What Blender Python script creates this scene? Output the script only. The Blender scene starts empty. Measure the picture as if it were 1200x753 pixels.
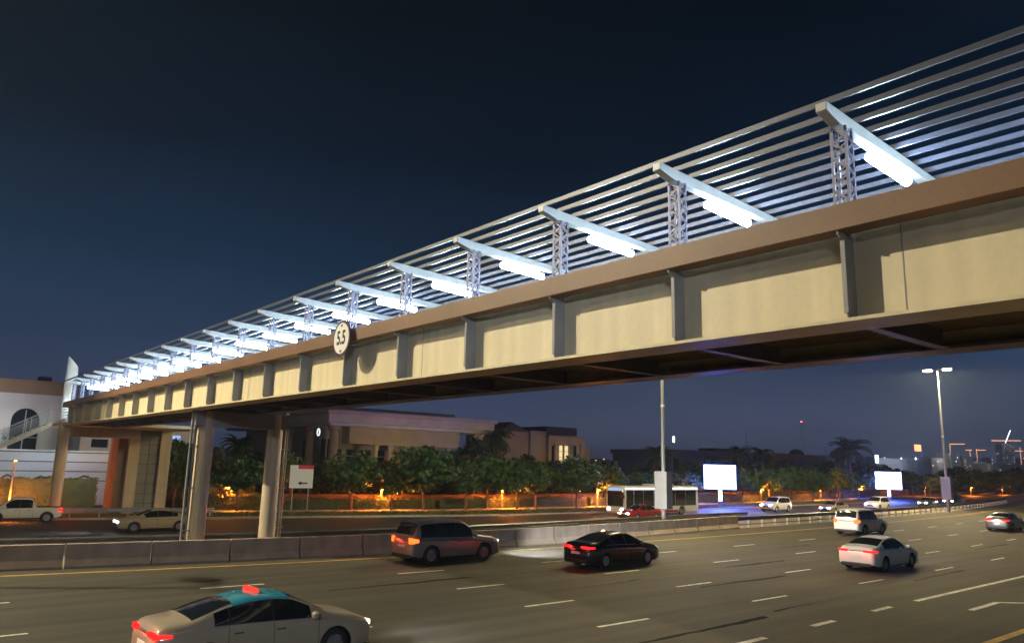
import bpy, bmesh, math, random
from mathutils import Vector, Matrix
random.seed(7)
R = math.radians
sc = bpy.context.scene
col = sc.collection

# ------------------------------------------------------------------ render
sc.render.engine = 'CYCLES'
sc.cycles.use_denoising = True
sc.cycles.max_bounces = 5
sc.cycles.diffuse_bounces = 2
sc.cycles.glossy_bounces = 3
sc.cycles.transmission_bounces = 4
sc.cycles.volume_bounces = 0
sc.cycles.sample_clamp_indirect = 4
sc.cycles.caustics_reflective = False
sc.cycles.caustics_refractive = False
sc.view_settings.view_transform = 'Standard'
sc.view_settings.look = 'None'
sc.view_settings.exposure = 0
sc.view_settings.gamma = 1

# ------------------------------------------------------------------ camera
CAM_H, FOC, PITCH, ROLL, YAW = 4.35, 880.0, R(10.8), R(1.4), R(39.5)
FWD = Vector((math.sin(YAW)*math.cos(PITCH), math.cos(YAW)*math.cos(PITCH), math.sin(PITCH)))
_r = Vector((math.cos(YAW), -math.sin(YAW), 0)); _u = _r.cross(FWD)
RGT = math.cos(ROLL)*_r + math.sin(ROLL)*_u
UPV = math.cos(ROLL)*_u - math.sin(ROLL)*_r
cd = bpy.data.cameras.new('camera'); cam = bpy.data.objects.new('camera', cd); col.objects.link(cam)
cd.sensor_width = 36; cd.lens = FOC/1200*36; cd.clip_start = 0.1; cd.clip_end = 8000
cam.matrix_world = Matrix.Translation((0, 0, CAM_H)) @ Matrix((RGT, UPV, -FWD)).transposed().to_4x4()
sc.camera = cam

def ray(px, py):
    return FWD + RGT*((px-600)/FOC) + UPV*((376.5-py)/FOC)
def at(px, py, Y):            # measured photo point -> place on the plane y = Y
    d = ray(px, py); t = Y/d.y
    return Vector((0, 0, CAM_H)) + d*t

# ------------------------------------------------------------------ node helpers
MATS = {}
def mat(name, color, rough=0.6, metal=0.0, spec=0.5, noise=None, bump=None, emit=None, estr=0.0,
        coat=0.0, rnd=0.0, speckle=None, streak=None):
    """Principled material; noise=(scale, amount) mottles the colour, bump=(scale, strength),
    rnd varies value per object, streak=(axis_scale, amount) elongated stains."""
    m = bpy.data.materials.new(name); m.use_nodes = True
    nt = m.node_tree; N = nt.nodes; Lk = nt.links
    b = N['Principled BSDF']
    c = (*color, 1)
    b.inputs['Base Color'].default_value = c
    b.inputs['Roughness'].default_value = rough
    b.inputs['Metallic'].default_value = metal
    b.inputs['Specular IOR Level'].default_value = spec
    b.inputs['Coat Weight'].default_value = coat
    b.inputs['Coat Roughness'].default_value = 0.05
    if emit:
        b.inputs['Emission Color'].default_value = (*emit, 1)
        b.inputs['Emission Strength'].default_value = estr
    tc = N.new('ShaderNodeTexCoord')
    val = None
    def mul(a, bb):
        x = N.new('ShaderNodeMath'); x.operation = 'MULTIPLY'
        Lk.new(a, x.inputs[0]); Lk.new(bb, x.inputs[1]); return x.outputs[0]
    def noise_val(scale, amt, vec, detail=6):
        n = N.new('ShaderNodeTexNoise'); n.inputs['Scale'].default_value = scale; n.inputs['Detail'].default_value = detail
        Lk.new(vec, n.inputs['Vector'])
        mr = N.new('ShaderNodeMapRange'); mr.inputs['From Min'].default_value = .3; mr.inputs['From Max'].default_value = .7
        mr.inputs['To Min'].default_value = 1-amt; mr.inputs['To Max'].default_value = 1+amt
        Lk.new(n.outputs['Fac'], mr.inputs['Value']); return mr.outputs[0], n
    vecs = tc.outputs['Object']
    if noise:
        v, _ = noise_val(noise[0], noise[1], vecs); val = v
    if speckle:
        v, _ = noise_val(speckle[0], speckle[1], vecs, 2); val = v if val is None else mul(val, v)
    if streak:
        mp = N.new('ShaderNodeMapping'); mp.inputs['Scale'].default_value = streak[0]
        Lk.new(vecs, mp.inputs['Vector'])
        v, _ = noise_val(1.0, streak[1], mp.outputs[0], 4); val = v if val is None else mul(val, v)
    if rnd:
        oi = N.new('ShaderNodeObjectInfo'); mr = N.new('ShaderNodeMapRange')
        mr.inputs['To Min'].default_value = 1-rnd; mr.inputs['To Max'].default_value = 1+rnd
        Lk.new(oi.outputs['Random'], mr.inputs['Value'])
        val = mr.outputs[0] if val is None else mul(val, mr.outputs[0])
    if val is not None:
        vm = N.new('ShaderNodeVectorMath'); vm.operation = 'SCALE'
        vm.inputs[0].default_value = color
        Lk.new(val, vm.inputs['Scale']); Lk.new(vm.outputs[0], b.inputs['Base Color'])
    if bump:
        n = N.new('ShaderNodeTexNoise'); n.inputs['Scale'].default_value = bump[0]; n.inputs['Detail'].default_value = 5
        Lk.new(vecs, n.inputs['Vector'])
        bp = N.new('ShaderNodeBump'); bp.inputs['Strength'].default_value = bump[1]; bp.inputs['Distance'].default_value = 0.02
        Lk.new(n.outputs['Fac'], bp.inputs['Height']); Lk.new(bp.outputs[0], b.inputs['Normal'])
    MATS[name] = m
    return m
def emat(name, color, strength):
    m = bpy.data.materials.new(name); m.use_nodes = True
    nt = m.node_tree; nt.nodes.clear()
    e = nt.nodes.new('ShaderNodeEmission'); o = nt.nodes.new('ShaderNodeOutputMaterial')
    e.inputs[0].default_value = (*color, 1); e.inputs[1].default_value = strength
    nt.links.new(e.outputs[0], o.inputs[0]); MATS[name] = m
    return m
def leafmat(name, c1, c2):
    m = bpy.data.materials.new(name); m.use_nodes = True
    N = m.node_tree.nodes; Lk = m.node_tree.links; b = N['Principled BSDF']
    g = N.new('ShaderNodeNewGeometry'); rp = N.new('ShaderNodeMix'); rp.data_type = 'RGBA'
    rp.inputs['A'].default_value = (*c1, 1); rp.inputs['B'].default_value = (*c2, 1)
    Lk.new(g.outputs['Random Per Island'], rp.inputs['Factor']); Lk.new(rp.outputs['Result'], b.inputs['Base Color'])
    b.inputs['Roughness'].default_value = .55
    b.inputs['Subsurface Weight'].default_value = 0
    MATS[name] = m
    return m

# ------------------------------------------------------------------ mesh builder
class MB:
    def __init__(s): s.v = []; s.f = []; s.mi = []
    def add(s, vs, fs, mi=0):
        o = len(s.v); s.v += [tuple(p) for p in vs]; s.f += [tuple(i+o for i in f) for f in fs]; s.mi += [mi]*len(fs)
    def box(s, x0, x1, y0, y1, z0, z1, mi=0):
        s.add([(x0,y0,z0),(x1,y0,z0),(x1,y1,z0),(x0,y1,z0),(x0,y0,z1),(x1,y0,z1),(x1,y1,z1),(x0,y1,z1)],
              [(0,3,2,1),(4,5,6,7),(0,1,5,4),(1,2,6,5),(2,3,7,6),(3,0,4,7)], mi)
    def bar(s, p, q, w, h=None, up=(0,0,1), mi=0):        # rectangular bar p->q
        h = h or w; p = Vector(p); q = Vector(q); d = (q-p).normalized(); up = Vector(up)
        if abs(d.dot(up)) > .98: up = Vector((1,0,0))
        a = d.cross(up).normalized()*w/2; b = a.cross(d).normalized()*h/2
        vs = [p-a-b,p+a-b,p+a+b,p-a+b,q-a-b,q+a-b,q+a+b,q-a+b]
        s.add(vs, [(0,3,2,1),(4,5,6,7),(0,1,5,4),(1,2,6,5),(2,3,7,6),(3,0,4,7)], mi)
    def tube(s, pts, rad, n=10, mi=0, cap=True):          # swept tube, rad number or list
        pts = [Vector(p) for p in pts]; rads = rad if isinstance(rad, (list, tuple)) else [rad]*len(pts)
        rings = []; vs = []
        prev = None
        for i, p in enumerate(pts):
            d = (pts[min(i+1,len(pts)-1)]-pts[max(i-1,0)]).normalized()
            if prev is None:
                a = d.orthogonal().normalized()
            else:
                a = (prev - d*prev.dot(d)).normalized()
            prev = a; b = d.cross(a)
            for k in range(n):
                t = 2*math.pi*k/n; vs.append(p+(a*math.cos(t)+b*math.sin(t))*rads[i])
        fs = []
        for i in range(len(pts)-1):
            for k in range(n):
                fs.append((i*n+k, i*n+(k+1)%n, (i+1)*n+(k+1)%n, (i+1)*n+k))
        if cap:
            fs.append(tuple(range(n-1,-1,-1))); fs.append(tuple((len(pts)-1)*n+k for k in range(n)))
        s.add(vs, fs, mi)
    def lathe_y(s, prof, n=28, c=(0,0,0), mi=0):          # prof [(r, y)] closed loop about the y axis
        vs = []; m = len(prof)
        for k in range(n):
            t = 2*math.pi*k/n
            for r, y in prof: vs.append((c[0]+r*math.cos(t), c[1]+y, c[2]+r*math.sin(t)))
        fs = []
        for k in range(n):
            for j in range(m):
                a=k*m+j; b=k*m+(j+1)%m; c2=((k+1)%n)*m+(j+1)%m; d=((k+1)%n)*m+j
                fs.append((a,b,c2,d))
        s.add(vs, fs, mi)
    def lathe_z(s, prof, n=24, c=(0,0,0), mi=0):          # open profile [(r,z)] about z with r=0 ends allowed
        vs = []; m = len(prof)
        for k in range(n):
            t = 2*math.pi*k/n
            for r, z in prof: vs.append((c[0]+r*math.cos(t), c[1]+r*math.sin(t), c[2]+z))
        fs = []
        for k in range(n):
            for j in range(m-1):
                fs.append((k*m+j, ((k+1)%n)*m+j, ((k+1)%n)*m+j+1, k*m+j+1))
        s.add(vs, fs, mi)
    def prism(s, poly, axis, a, b, mi=0):                 # poly of 2-tuples extruded along axis from a to b
        n = len(poly)
        def P(u, w, t):
            return {'x': (t,u,w), 'y': (u,t,w), 'z': (u,w,t)}[axis]
        vs = [P(u,w,a) for u,w in poly] + [P(u,w,b) for u,w in poly]
        fs = [tuple(range(n)), tuple(range(2*n-1, n-1, -1))]
        for i in range(n): fs.append((i, n+i, n+(i+1)%n, (i+1)%n))
        s.add(vs, fs, mi)
    def quad(s, a, b, c, d, mi=0): s.add([a,b,c,d], [(0,1,2,3)], mi)
    def mesh(s, name, mats, smooth=None, bevel=0, seg=2, weld=False):
        me = bpy.data.meshes.new(name); me.from_pydata(s.v, [], s.f)
        mats = mats if isinstance(mats, (list, tuple)) else [mats]
        for m in mats: me.materials.append(m)
        if len(mats) > 1: me.polygons.foreach_set('material_index', s.mi)
        bm = bmesh.new(); bm.from_mesh(me)
        if weld: bmesh.ops.remove_doubles(bm, verts=bm.verts, dist=1e-5)
        bmesh.ops.recalc_face_normals(bm, faces=bm.faces)
        if bevel:
            ed = [e for e in bm.edges if len(e.link_faces)==2 and e.calc_face_angle(0) > .5]
            bmesh.ops.bevel(bm, geom=ed, offset=bevel, segments=seg, profile=.5, affect='EDGES', clamp_overlap=True)
        bm.to_mesh(me); bm.free()
        if smooth:
            me.shade_smooth(); me.set_sharp_from_angle(angle=R(smooth))
        me.update(); return me
    def build(s, name, mats, parent=None, **k):
        return link(name, s.mesh(name, mats, **k), parent)
def link(name, me, parent=None, loc=None, rz=None):
    o = bpy.data.objects.new(name, me); col.objects.link(o)
    if parent: o.parent = parent
    if loc is not None: o.location = loc
    if rz is not None: o.rotation_euler = (0,0,rz)
    return o
def tag(o, label=None, cat=None, group=None, kind=None):
    if label: o['label'] = label
    if cat: o['category'] = cat
    if group: o['group'] = group
    if kind: o['kind'] = kind
    return o
def thing(name, label, cat, loc=(0,0,0), rz=0, group=None):
    o = bpy.data.objects.new(name, None); col.objects.link(o); o.empty_display_size = .2
    o.location = loc; o.rotation_euler = (0,0,rz)
    return tag(o, label, cat, group)
def kids(o): return [c for c in bpy.data.objects if c.parent == o]
def copy_tree(o, parent=None):
    c = o.copy(); col.objects.link(c)
    if parent: c.parent = parent
    for ch in list(o.children): copy_tree(ch, c)
    return c
def boolean(target_me, cutters, name):
    """difference of meshes evaluated through the modifier stack"""
    t = bpy.data.objects.new('tmp_t', target_me); col.objects.link(t); tmp = [t]
    for me in cutters:
        c = bpy.data.objects.new('tmp_c', me); col.objects.link(c); tmp.append(c)
        m = t.modifiers.new('b','BOOLEAN'); m.operation='DIFFERENCE'; m.object=c; m.solver='EXACT'
    dg = bpy.context.evaluated_depsgraph_get()
    me = bpy.data.meshes.new_from_object(t.evaluated_get(dg)); me.name = name
    for o in tmp: bpy.data.objects.remove(o)
    return me
def light(name, kind, loc, power, color, parent=None, radius=.15, aim=None, angle=None, blend=.5, size=None):
    l = bpy.data.lights.new(name, kind); l.energy = power; l.color = color
    if kind in ('POINT','SPOT'): l.shadow_soft_size = radius
    if kind == 'SPOT': l.spot_size = R(angle or 120); l.spot_blend = blend
    o = bpy.data.objects.new(name, l); col.objects.link(o); o.location = loc
    if aim is not None:
        o.rotation_euler = (Vector(aim)-Vector(loc)).to_track_quat('-Z','Y').to_euler()
    if parent: o.parent = parent
    return o
ORD = ['','first','second','third','fourth','fifth','sixth','seventh','eighth','ninth','tenth','eleventh','twelfth','thirteenth',
       'fourteenth','fifteenth','sixteenth','seventeenth','eighteenth','nineteenth','twentieth','twenty-first','twenty-second',
       'twenty-third','twenty-fourth','twenty-fifth','twenty-sixth','twenty-seventh','twenty-eighth','twenty-ninth','thirtieth']

# ------------------------------------------------------------------ world: night sky with city glow low down
w = bpy.data.worlds.new('World'); sc.world = w; w.use_nodes = True
N = w.node_tree.nodes; Lk = w.node_tree.links; bg = N['Background']
tc = N.new('ShaderNodeTexCoord'); sp = N.new('ShaderNodeSeparateXYZ'); rp = N.new('ShaderNodeValToRGB')
Lk.new(tc.outputs['Generated'], sp.inputs[0]); Lk.new(sp.outputs['Z'], rp.inputs[0])
el = rp.color_ramp.elements
stops = [(0.0,(.062,.074,.135)),(.06,(.050,.066,.125)),(.14,(.021,.041,.088)),(.24,(.0070,.023,.054)),(.38,(.0013,.0068,.0175)),(.6,(.0004,.0016,.0042))]
while len(el) < len(stops): el.new(.5)
for e,(p,c) in zip(el, stops): e.position = p; e.color = (*c,1)
# faint uneven thin cloud in the glow
cn = N.new('ShaderNodeTexNoise'); cn.inputs['Scale'].default_value = 2.2; cn.inputs['Detail'].default_value = 5
cmr = N.new('ShaderNodeMapRange'); cmr.inputs['From Min'].default_value = .3; cmr.inputs['From Max'].default_value = .7; cmr.inputs['To Min'].default_value = .80; cmr.inputs['To Max'].default_value = 1.22
cmp_ = N.new('ShaderNodeMapping'); cmp_.inputs['Scale'].default_value = (1,1,2.5)
Lk.new(tc.outputs['Generated'], cmp_.inputs[0]); Lk.new(cmp_.outputs[0], cn.inputs['Vector']); Lk.new(cn.outputs['Fac'], cmr.inputs['Value'])
Lk.new(rp.outputs[0], bg.inputs[0]); Lk.new(cmr.outputs[0], bg.inputs[1])

# ------------------------------------------------------------------ materials
mat('asphalt', (.037,.032,.022), .78, noise=(.16,.25), speckle=(90,.35), streak=((.02,1.5,1),.48), bump=(120,.5))
mat('asphalt_far', (.040,.036,.030), .68, noise=(.4,.15), speckle=(60,.25), streak=((.03,.9,1),.2), bump=(90,.4))
mat('sand', (.24,.19,.13), .95, noise=(.25,.25), speckle=(30,.2), bump=(40,.5))
mat('earth', (.10,.085,.06), .95, noise=(.1,.3), speckle=(9,.25))
mat('grass_base', (.05,.075,.02), .95, noise=(.9,.35), speckle=(35,.4), bump=(60,.8))
mat('paving', (.32,.28,.22), .85, noise=(1,.15), speckle=(25,.1))
mat('kerb', (.36,.34,.30), .85, noise=(2,.15), speckle=(40,.15))
mat('line_white', (.60,.58,.52), .75, noise=(3,.35), speckle=(40,.45))
mat('tar', (.014,.012,.009), .95, spec=.1, noise=(2,.3))
mat('line_yellow', (.62,.38,.045), .7, noise=(3,.2), speckle=(45,.3))
mat('concrete', (.40,.31,.24), .85, noise=(1.3,.12), speckle=(55,.08), streak=((2.0,2,.3),.12), bump=(45,.2), rnd=.03)
mat('concrete_dark', (.2,.18,.16), .9, noise=(1.5,.2), speckle=(55,.12))
mat('galv', (.42,.43,.44), .42, .85, noise=(2.5,.18))
mat('post_pale', (.50,.49,.46), .6, noise=(2.5,.15))
mat('galv_dark', (.12,.125,.13), .5, .6, noise=(2.5,.2))
mat('beige', (.62,.54,.36), .5, noise=(.5,.07), streak=((2.6,2.6,.13),.09), speckle=(9,.03), rnd=.05)
mat('beige_col', (.52,.43,.30), .5, noise=(.9,.08), streak=((3,3,.2),.08))
mat('brown_paint', (.175,.094,.052), .5, noise=(.6,.16), streak=((.5,.25,.5),.09), speckle=(18,.06))
mat('rib_grey', (.25,.25,.26), .5, noise=(1.2,.1), rnd=.06)
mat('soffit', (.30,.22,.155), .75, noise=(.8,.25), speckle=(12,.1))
mat('steel_lilac', (.15,.145,.21), .45, .2, noise=(3,.1))
mat('white_steel', (.40,.41,.41), .42, noise=(2,.07), streak=((4,4,.5),.05))
mat('slat', (.046,.054,.088), .42, .15, noise=(1.0,.08))
mat('white_paint', (.78,.78,.76), .5, noise=(1.1,.06))
emat('led', (.62,.83,1.0), 260)
emat('lamp_lens', (1.0,.86,.55), 60)
mat('lamp_grey', (.34,.34,.33), .45, .5, noise=(2,.1))
mat('cabinet', (.44,.43,.42), .5, noise=(1.5,.07), streak=((4,4,.4),.07))
mat('cabinet_dark', (.10,.10,.11), .5)
mat('sign_white', (.80,.79,.74), .4, noise=(3,.04))
mat('sign_black', (.012,.012,.014), .5)
mat('sign_purple', (.06,.02,.05), .4)
mat('sign_red', (.55,.02,.03), .45)
mat('glass', (.010,.012,.015), .06, spec=.8)
mat('tyre', (.016,.016,.017), .85, bump=(40,.4))
mat('rim', (.45,.46,.48), .3, .9)
mat('chrome', (.65,.66,.68), .15, 1)
mat('trim_black', (.018,.018,.02), .45)
mat('plate', (.75,.74,.70), .4)
mat('paint_cream', (.36,.30,.21), .28, coat=.8, noise=(2,.03))
mat('paint_teal', (.03,.26,.36), .26, coat=.8)
mat('paint_silver', (.30,.26,.235), .3, .45, coat=.8)
mat('paint_black', (.010,.011,.013), .22, coat=1)
mat('paint_white', (.70,.70,.69), .3, coat=.8, noise=(2,.02))
mat('paint_red', (.30,.012,.016), .25, coat=1)
mat('paint_brown', (.20,.13,.10), .28, .3, coat=.8)
mat('paint_darkred', (.12,.008,.012), .25, coat=1)
mat('paint_grey', (.16,.17,.18), .3, .5, coat=.8)
emat('tail', (1.0,.012,.010), 3.2)
emat('tail_amber', (1.0,.10,.012), 4)
emat('head', (.92,.95,1.0), 42)
emat('head_dim', (1.0,.80,.55), 5)
emat('taxi_sign', (1.0,.05,.03), 1.6)
emat('billboard_white', (.62,.74,1.0), 9)
emat('billboard_blue', (.05,.12,1.0), 9)
emat('orange_lens', (1.0,.42,.06), 40)
emat('window_lit', (1.0,.78,.38), 1.0)
emat('window_warm', (1.0,.55,.22), .9)
emat('red_beacon', (1,.05,.04), 60)
emat('far_white', (.85,.92,1), 4.5)
emat('far_orange', (1,.42,.16), 3.2)
emat('far_blue', (.4,.6,1), .9)
emat('billboard_halo', (.03,.10,1.0), 5)
emat('emblem', (.85,.95,1), 1.1)
emat('bus_stripe_glow', (.85,.88,1), 2.2)
mat('post_tan', (.24,.19,.14), .6)
mat('bark', (.13,.09,.06), .9, noise=(5,.3), bump=(25,.6))
leafmat('leaf_green', (.020,.058,.013), (.058,.122,.028))
leafmat('leaf_dark', (.007,.016,.008), (.018,.034,.013))  # back-row leaves, their lack of light put into a darker green
leafmat('leaf_hedge', (.045,.07,.018), (.10,.12,.035))
leafmat('palm_leaf', (.025,.045,.018), (.05,.08,.03))
leafmat('grass_blade', (.035,.06,.012), (.085,.12,.03))
mat('stucco_white', (.66,.64,.60), .85, noise=(.4,.07), streak=((.5,.5,.12),.06))
mat('stucco_tan', (.36,.27,.18), .85, noise=(.5,.12), streak=((.5,.5,.15),.08))
mat('stone_grey', (.36,.34,.31), .8, noise=(.5,.12), speckle=(6,.08))
mat('stone_warm', (.25,.19,.13), .8, noise=(.5,.12), speckle=(6,.08))
mat('villa_stone', (.31,.23,.15), .85, noise=(.5,.12))
mat('cornice', (.34,.22,.13), .8, noise=(.5,.1))
mat('roof_dark', (.06,.055,.055), .85, noise=(1,.2))
mat('window_dark', (.012,.016,.022), .1, spec=.7)
mat('blue_grey', (.10,.12,.18), .7, noise=(.3,.1))
mat('far_wall', (.30,.31,.36), .8, noise=(.1,.08))
mat('far_wall_tan', (.34,.28,.22), .8, noise=(.1,.1))
mat('louvre', (.55,.56,.60), .5, .2, noise=(.5,.06))
mat('wall_orange', (.13,.08,.05), .85, noise=(1,.12), speckle=(18,.1))
mat('clay', (.22,.15,.10), .8, noise=(1,.12))
mat('lift_glass', (.24,.235,.20), .35, noise=(.8,.1))
M = MATS
# ------------------------------------------------------------------ road layout
def bend(X):
    if X < 30: 
        d = 30-max(X,-20); o = .0034*d*d
        if X < -20: o += (-20-X)*.0034*2*50
        return o
    d = min(X,160)-30; o = .0009*d*d
    if X > 160: o += (X-160)*.0018*130
    return o
FE = [(-300,112),(-60,82),(-20,75.5),(0,70.8),(25,64.9),(49,59.9),(80,59.8),(126,62.8),(200,73),(400,118),(900,240)]
def fe(X):
    for (a,b),(c,d) in zip(FE, FE[1:]):
        if a <= X <= c:
            t = (X-a)/(c-a); return b+(d-b)*t
    return FE[-1][1]
def frange(a, b, st):
    n = max(1, int(round((b-a)/st))); return [a+(b-a)*i/n for i in range(n+1)]
XS = frange(-300,-40,20)[:-1] + frange(-40,200,4)[:-1] + frange(200,900,25)
def strip(mb, xs, f0, f1, z0, z1=None):
    z1 = z0 if z1 is None else z1
    for a, b in zip(xs, xs[1:]):
        mb.quad((a,f0(a),z0),(b,f0(b),z0),(b,f1(b),z1),(a,f1(a),z1))
def structure(name, mb, m, **k):
    return tag(mb.build(name, m, weld=True, **k), kind='structure')
ZF = -0.65
YEL = lambda X: 31.0+bend(X)
BAR = lambda X: YEL(X)+1.25+(0.0 if X<28 else .08*min(X-28,23))   # barrier foot line
MED = lambda X: BAR(X)+4.6

m_ = MB(); m_.quad((-1200,-1200,-.78),(2600,-1200,-.78),(2600,2600,-.78),(-1200,2600,-.78)); structure('ground', m_, M['earth'])
m_ = MB(); strip(m_, XS, lambda X:4.6, BAR, 0.0); structure('road', m_, M['asphalt'])
m_ = MB(); strip(m_, XS, lambda X:4.45, lambda X:4.6, .13); strip(m_, XS, lambda X:4.6, lambda X:4.6, .13, 0.0); structure('kerb', m_, M['kerb'])
m_ = MB(); strip(m_, XS, lambda X:-60, lambda X:4.45, .12); structure('verge', m_, M['sand'])
m_ = MB(); strip(m_, XS, BAR, MED, -.012); strip(m_, XS, MED, lambda X:MED(X)+1.2, -.012, ZF+.004); structure('median', m_, M['sand'])
m_ = MB(); strip(m_, XS, lambda X:MED(X)+1.2, fe, ZF); structure('far_road', m_, M['asphalt_far'])
m_ = MB(); strip(m_, XS, fe, lambda X:fe(X)+.25, ZF+.15); strip(m_, XS, fe, fe, ZF, ZF+.15); structure('far_kerb', m_, M['kerb'])
PATH0 = lambda X: fe(X)+5.6
PATH1 = lambda X: fe(X)+8.6
m_ = MB(); strip(m_, XS, lambda X:fe(X)+.25, PATH0, ZF+.13); structure('grass_verge', m_, M['grass_base'])
m_ = MB(); strip(m_, XS, PATH0, PATH1, ZF+.14); structure('footpath', m_, M['paving'])
m_ = MB(); strip(m_, XS, PATH1, lambda X:fe(X)+55, ZF+.12); structure('garden_soil', m_, M['earth'])

# painted markings -----------------------------------------------------
def line_strip(mb, xs, f, w, z):
    strip(mb, xs, lambda X:f(X)-w/2, lambda X:f(X)+w/2, z)
m_ = MB()
for off in (26.6, 22.6, 18.75, 15.35):
    k = -3
    while True:
        x0 = 16.3+7.55*k; k += 1
        if x0 > 230: break
        o = {26.6:.25,22.6:.1,18.75:-.05,15.35:-.3}[off]
        f = lambda X, off=off: off+ (bend(X) if X > 30 else (.0012*(30-X)**2 if off > 26 else 0))
        line_strip(m_, frange(x0+o, x0+o+2.15, 1.1), f, .13, .004)
f12 = lambda X: 12.25+.9*bend(X) if X > 30 else 12.2
line_strip(m_, frange(28.74,140,4), f12, .2, .004)
for x0 in (9.7, 13.5, 17.5, 21.4, 25.4): line_strip(m_, [x0,x0+1.35], lambda X:12.0+(X-21)*.03, .2, .004)
# bent exit arrow
for a,b in (((28.5,10.36),(31.1,10.42)),((31.1,10.42),(32.6,9.2))):
    d = Vector((b[0]-a[0],b[1]-a[1],0)).normalized(); n = Vector((-d.y,d.x,0))*.1
    A = Vector((a[0],a[1],.004)); B = Vector((b[0],b[1],.004)); m_.quad(A-n,B-n,B+n,A+n)
m_.add([(32.2,8.7,.004),(33.9,8.2,.004),(33.1,9.75,.004)], [(0,1,2)])
structure('white_road_markings', m_, M['line_white'])
m_ = MB()
line_strip(m_, [x for x in XS if -60<=x<=300], YEL, .15, .004)
line_strip(m_, frange(-60,28,4)+frange(32,200,6), lambda X:8.15+(bend(X) if X>30 else 0), .24, .004)
structure('yellow_road_markings', m_, M['line_yellow'])
rd = random.Random(21); m_ = MB()                     # tar-sealed cracks and narrow patches
for (x0,y0,L_,sl) in ((19.2,20.6,5,.02),(24.5,18.2,6,-.03),(12.5,24.6,6,.02),(30.5,21.2,5,.01),(15.5,13.4,6,.03),(22.5,13.9,4.5,.0),(34,14.4,6,.02),(38.5,24.8,6,.0),(9.5,28.6,5,-.02),(28.5,28.6,5,.01),(46,22.2,7,.0),(52,18.4,6,.02)):
    y = y0; wdt = rd.uniform(.03,.07); px_ = x0
    for k in range(int(L_/.5)):
        y2 = y+sl*.5+rd.gauss(0,.035); w2 = max(.015, wdt+rd.gauss(0,.015))
        m_.quad((px_,y-wdt,.003),(px_+.5,y2-w2,.003),(px_+.5,y2+w2,.003),(px_,y+wdt,.003)); px_ += .5; y = y2; wdt = w2
structure('road_tar_seams', m_, M['tar'])
m_ = MB()
for off in (3.6,7.2,10.8):
    for k in range(-4,24):
        x0 = 2+k*9
        line_strip(m_, [x0,x0+2.6], lambda X:MED(X)+1.5+off*(1 if X<60 else 1), .13, ZF+.004)
line_strip(m_, [x for x in XS if -60<=x<=300], lambda X:fe(X)-.6, .13, ZF+.004)
structure('far_road_markings', m_, M['line_white'])

# ------------------------------------------------------------------ concrete barriers
prof = [(0,0),(0,.09),(.14,.34),(.20,.92),(.40,.92),(.46,.34),(.60,.09),(.60,0)]
m_ = MB(); m_.prism([(y,z) for y,z in prof], 'x', .018, 3.0-.018)
seg_me = m_.mesh('barrier_section', M['concrete'], bevel=.012, seg=2)
XB = [3.07+3.04*k for k in range(-1, 16)]
n = len(XB)
tint = ['with a dark slab joint beside it','in warm brown light','below the left end of the footbridge','in front of the first column','between the two bridge columns','before the second column']
for i, x0 in enumerate(XB):
    y0, y1 = BAR(x0), BAR(x0+3.04); o = link('concrete_barrier', seg_me, None, (x0, y0, -.004), math.atan2(y1-y0, 3.04))
    o.scale = (math.hypot(3.04,y1-y0)/3.04, 1, 1)
    if i < n-1: lab = f'concrete road barrier section, {ORD[i+1]} from the left end of the wall along the median'
    else: lab = 'last concrete road barrier section at the right, where the see-through guard rail begins'
    tag(o, lab, 'barrier', 'concrete barrier sections along the median')

# guard rails ------------------------------------------------------------
def wbeam(mb, pts, zc):                         # corrugated rail along pts (x,y), facing -y
    pr = [(0,-.155),(-.05,-.11),(-.05,-.06),(0,-.015),(0,.015),(-.05,.06),(-.05,.11),(0,.155)]
    for (xa,ya),(xb,yb) in zip(pts, pts[1:]):
        for (d0,h0),(d1,h1) in zip(pr, pr[1:]):
            mb.quad((xa,ya+d0,zc+h0),(xb,yb+d0,zc+h0),(xb,yb+d1,zc+h1),(xa,ya+d1,zc+h1))
def guard_rail(label, xs, f, ztop, zbase, post_mat, rail_mat, every, post_w=.1, lower=False):
    root = thing('guard_rail', label, 'guard rail', (xs[0], f(xs[0]), zbase))
    inv = Vector(root.location)
    def rel(x,y,z): return (x-inv.x, y-inv.y, z-inv.z)
    mb = MB(); wbeam(mb, [(x-inv.x, f(x)-inv.y) for x in xs], ztop-.16-inv.z)
    b = mb.build('rail', rail_mat, root, weld=True)
    sm = b.modifiers.new('s','SOLIDIFY'); sm.thickness = .012
    if lower:
        mb = MB(); mb.tube([rel(x, f(x)-.02, zbase+.25) for x in xs], .04, 8); mb.build('lower_rail', rail_mat, root, smooth=40)
    pm = MB(); h = ztop-zbase
    pm.box(-post_w/2,post_w/2,0,.13,0,h-.02); me = pm.mesh('post', post_mat, bevel=.012)
    x = xs[0]
    while x < xs[-1]:
        link('post', me, root, (x-inv.x, f(x)+.006-inv.y, 0)); x += every
    return root
guard_rail('see-through metal guard rail with pale posts continuing from the end of the concrete barriers', frange(51.4,150,2.5),
           lambda X:BAR(X)+.3, .86, -.01, M['post_pale'], M['galv_dark'], 2.05, .12, True)
guard_rail('dark metal guard rail at the back of the median behind the concrete barriers', frange(-10,60,3),
           lambda X:MED(X)-.2, .80, -.01, M['galv_dark'], M['galv_dark'], 4.0)
guard_rail('short galvanised guard rail by the lift tower behind the white pickup', frange(10.2,22.5,1.5),
           lambda X:fe(X)+.7, ZF+.86, ZF+.12, M['galv'], M['galv'], 2.0)

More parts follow.
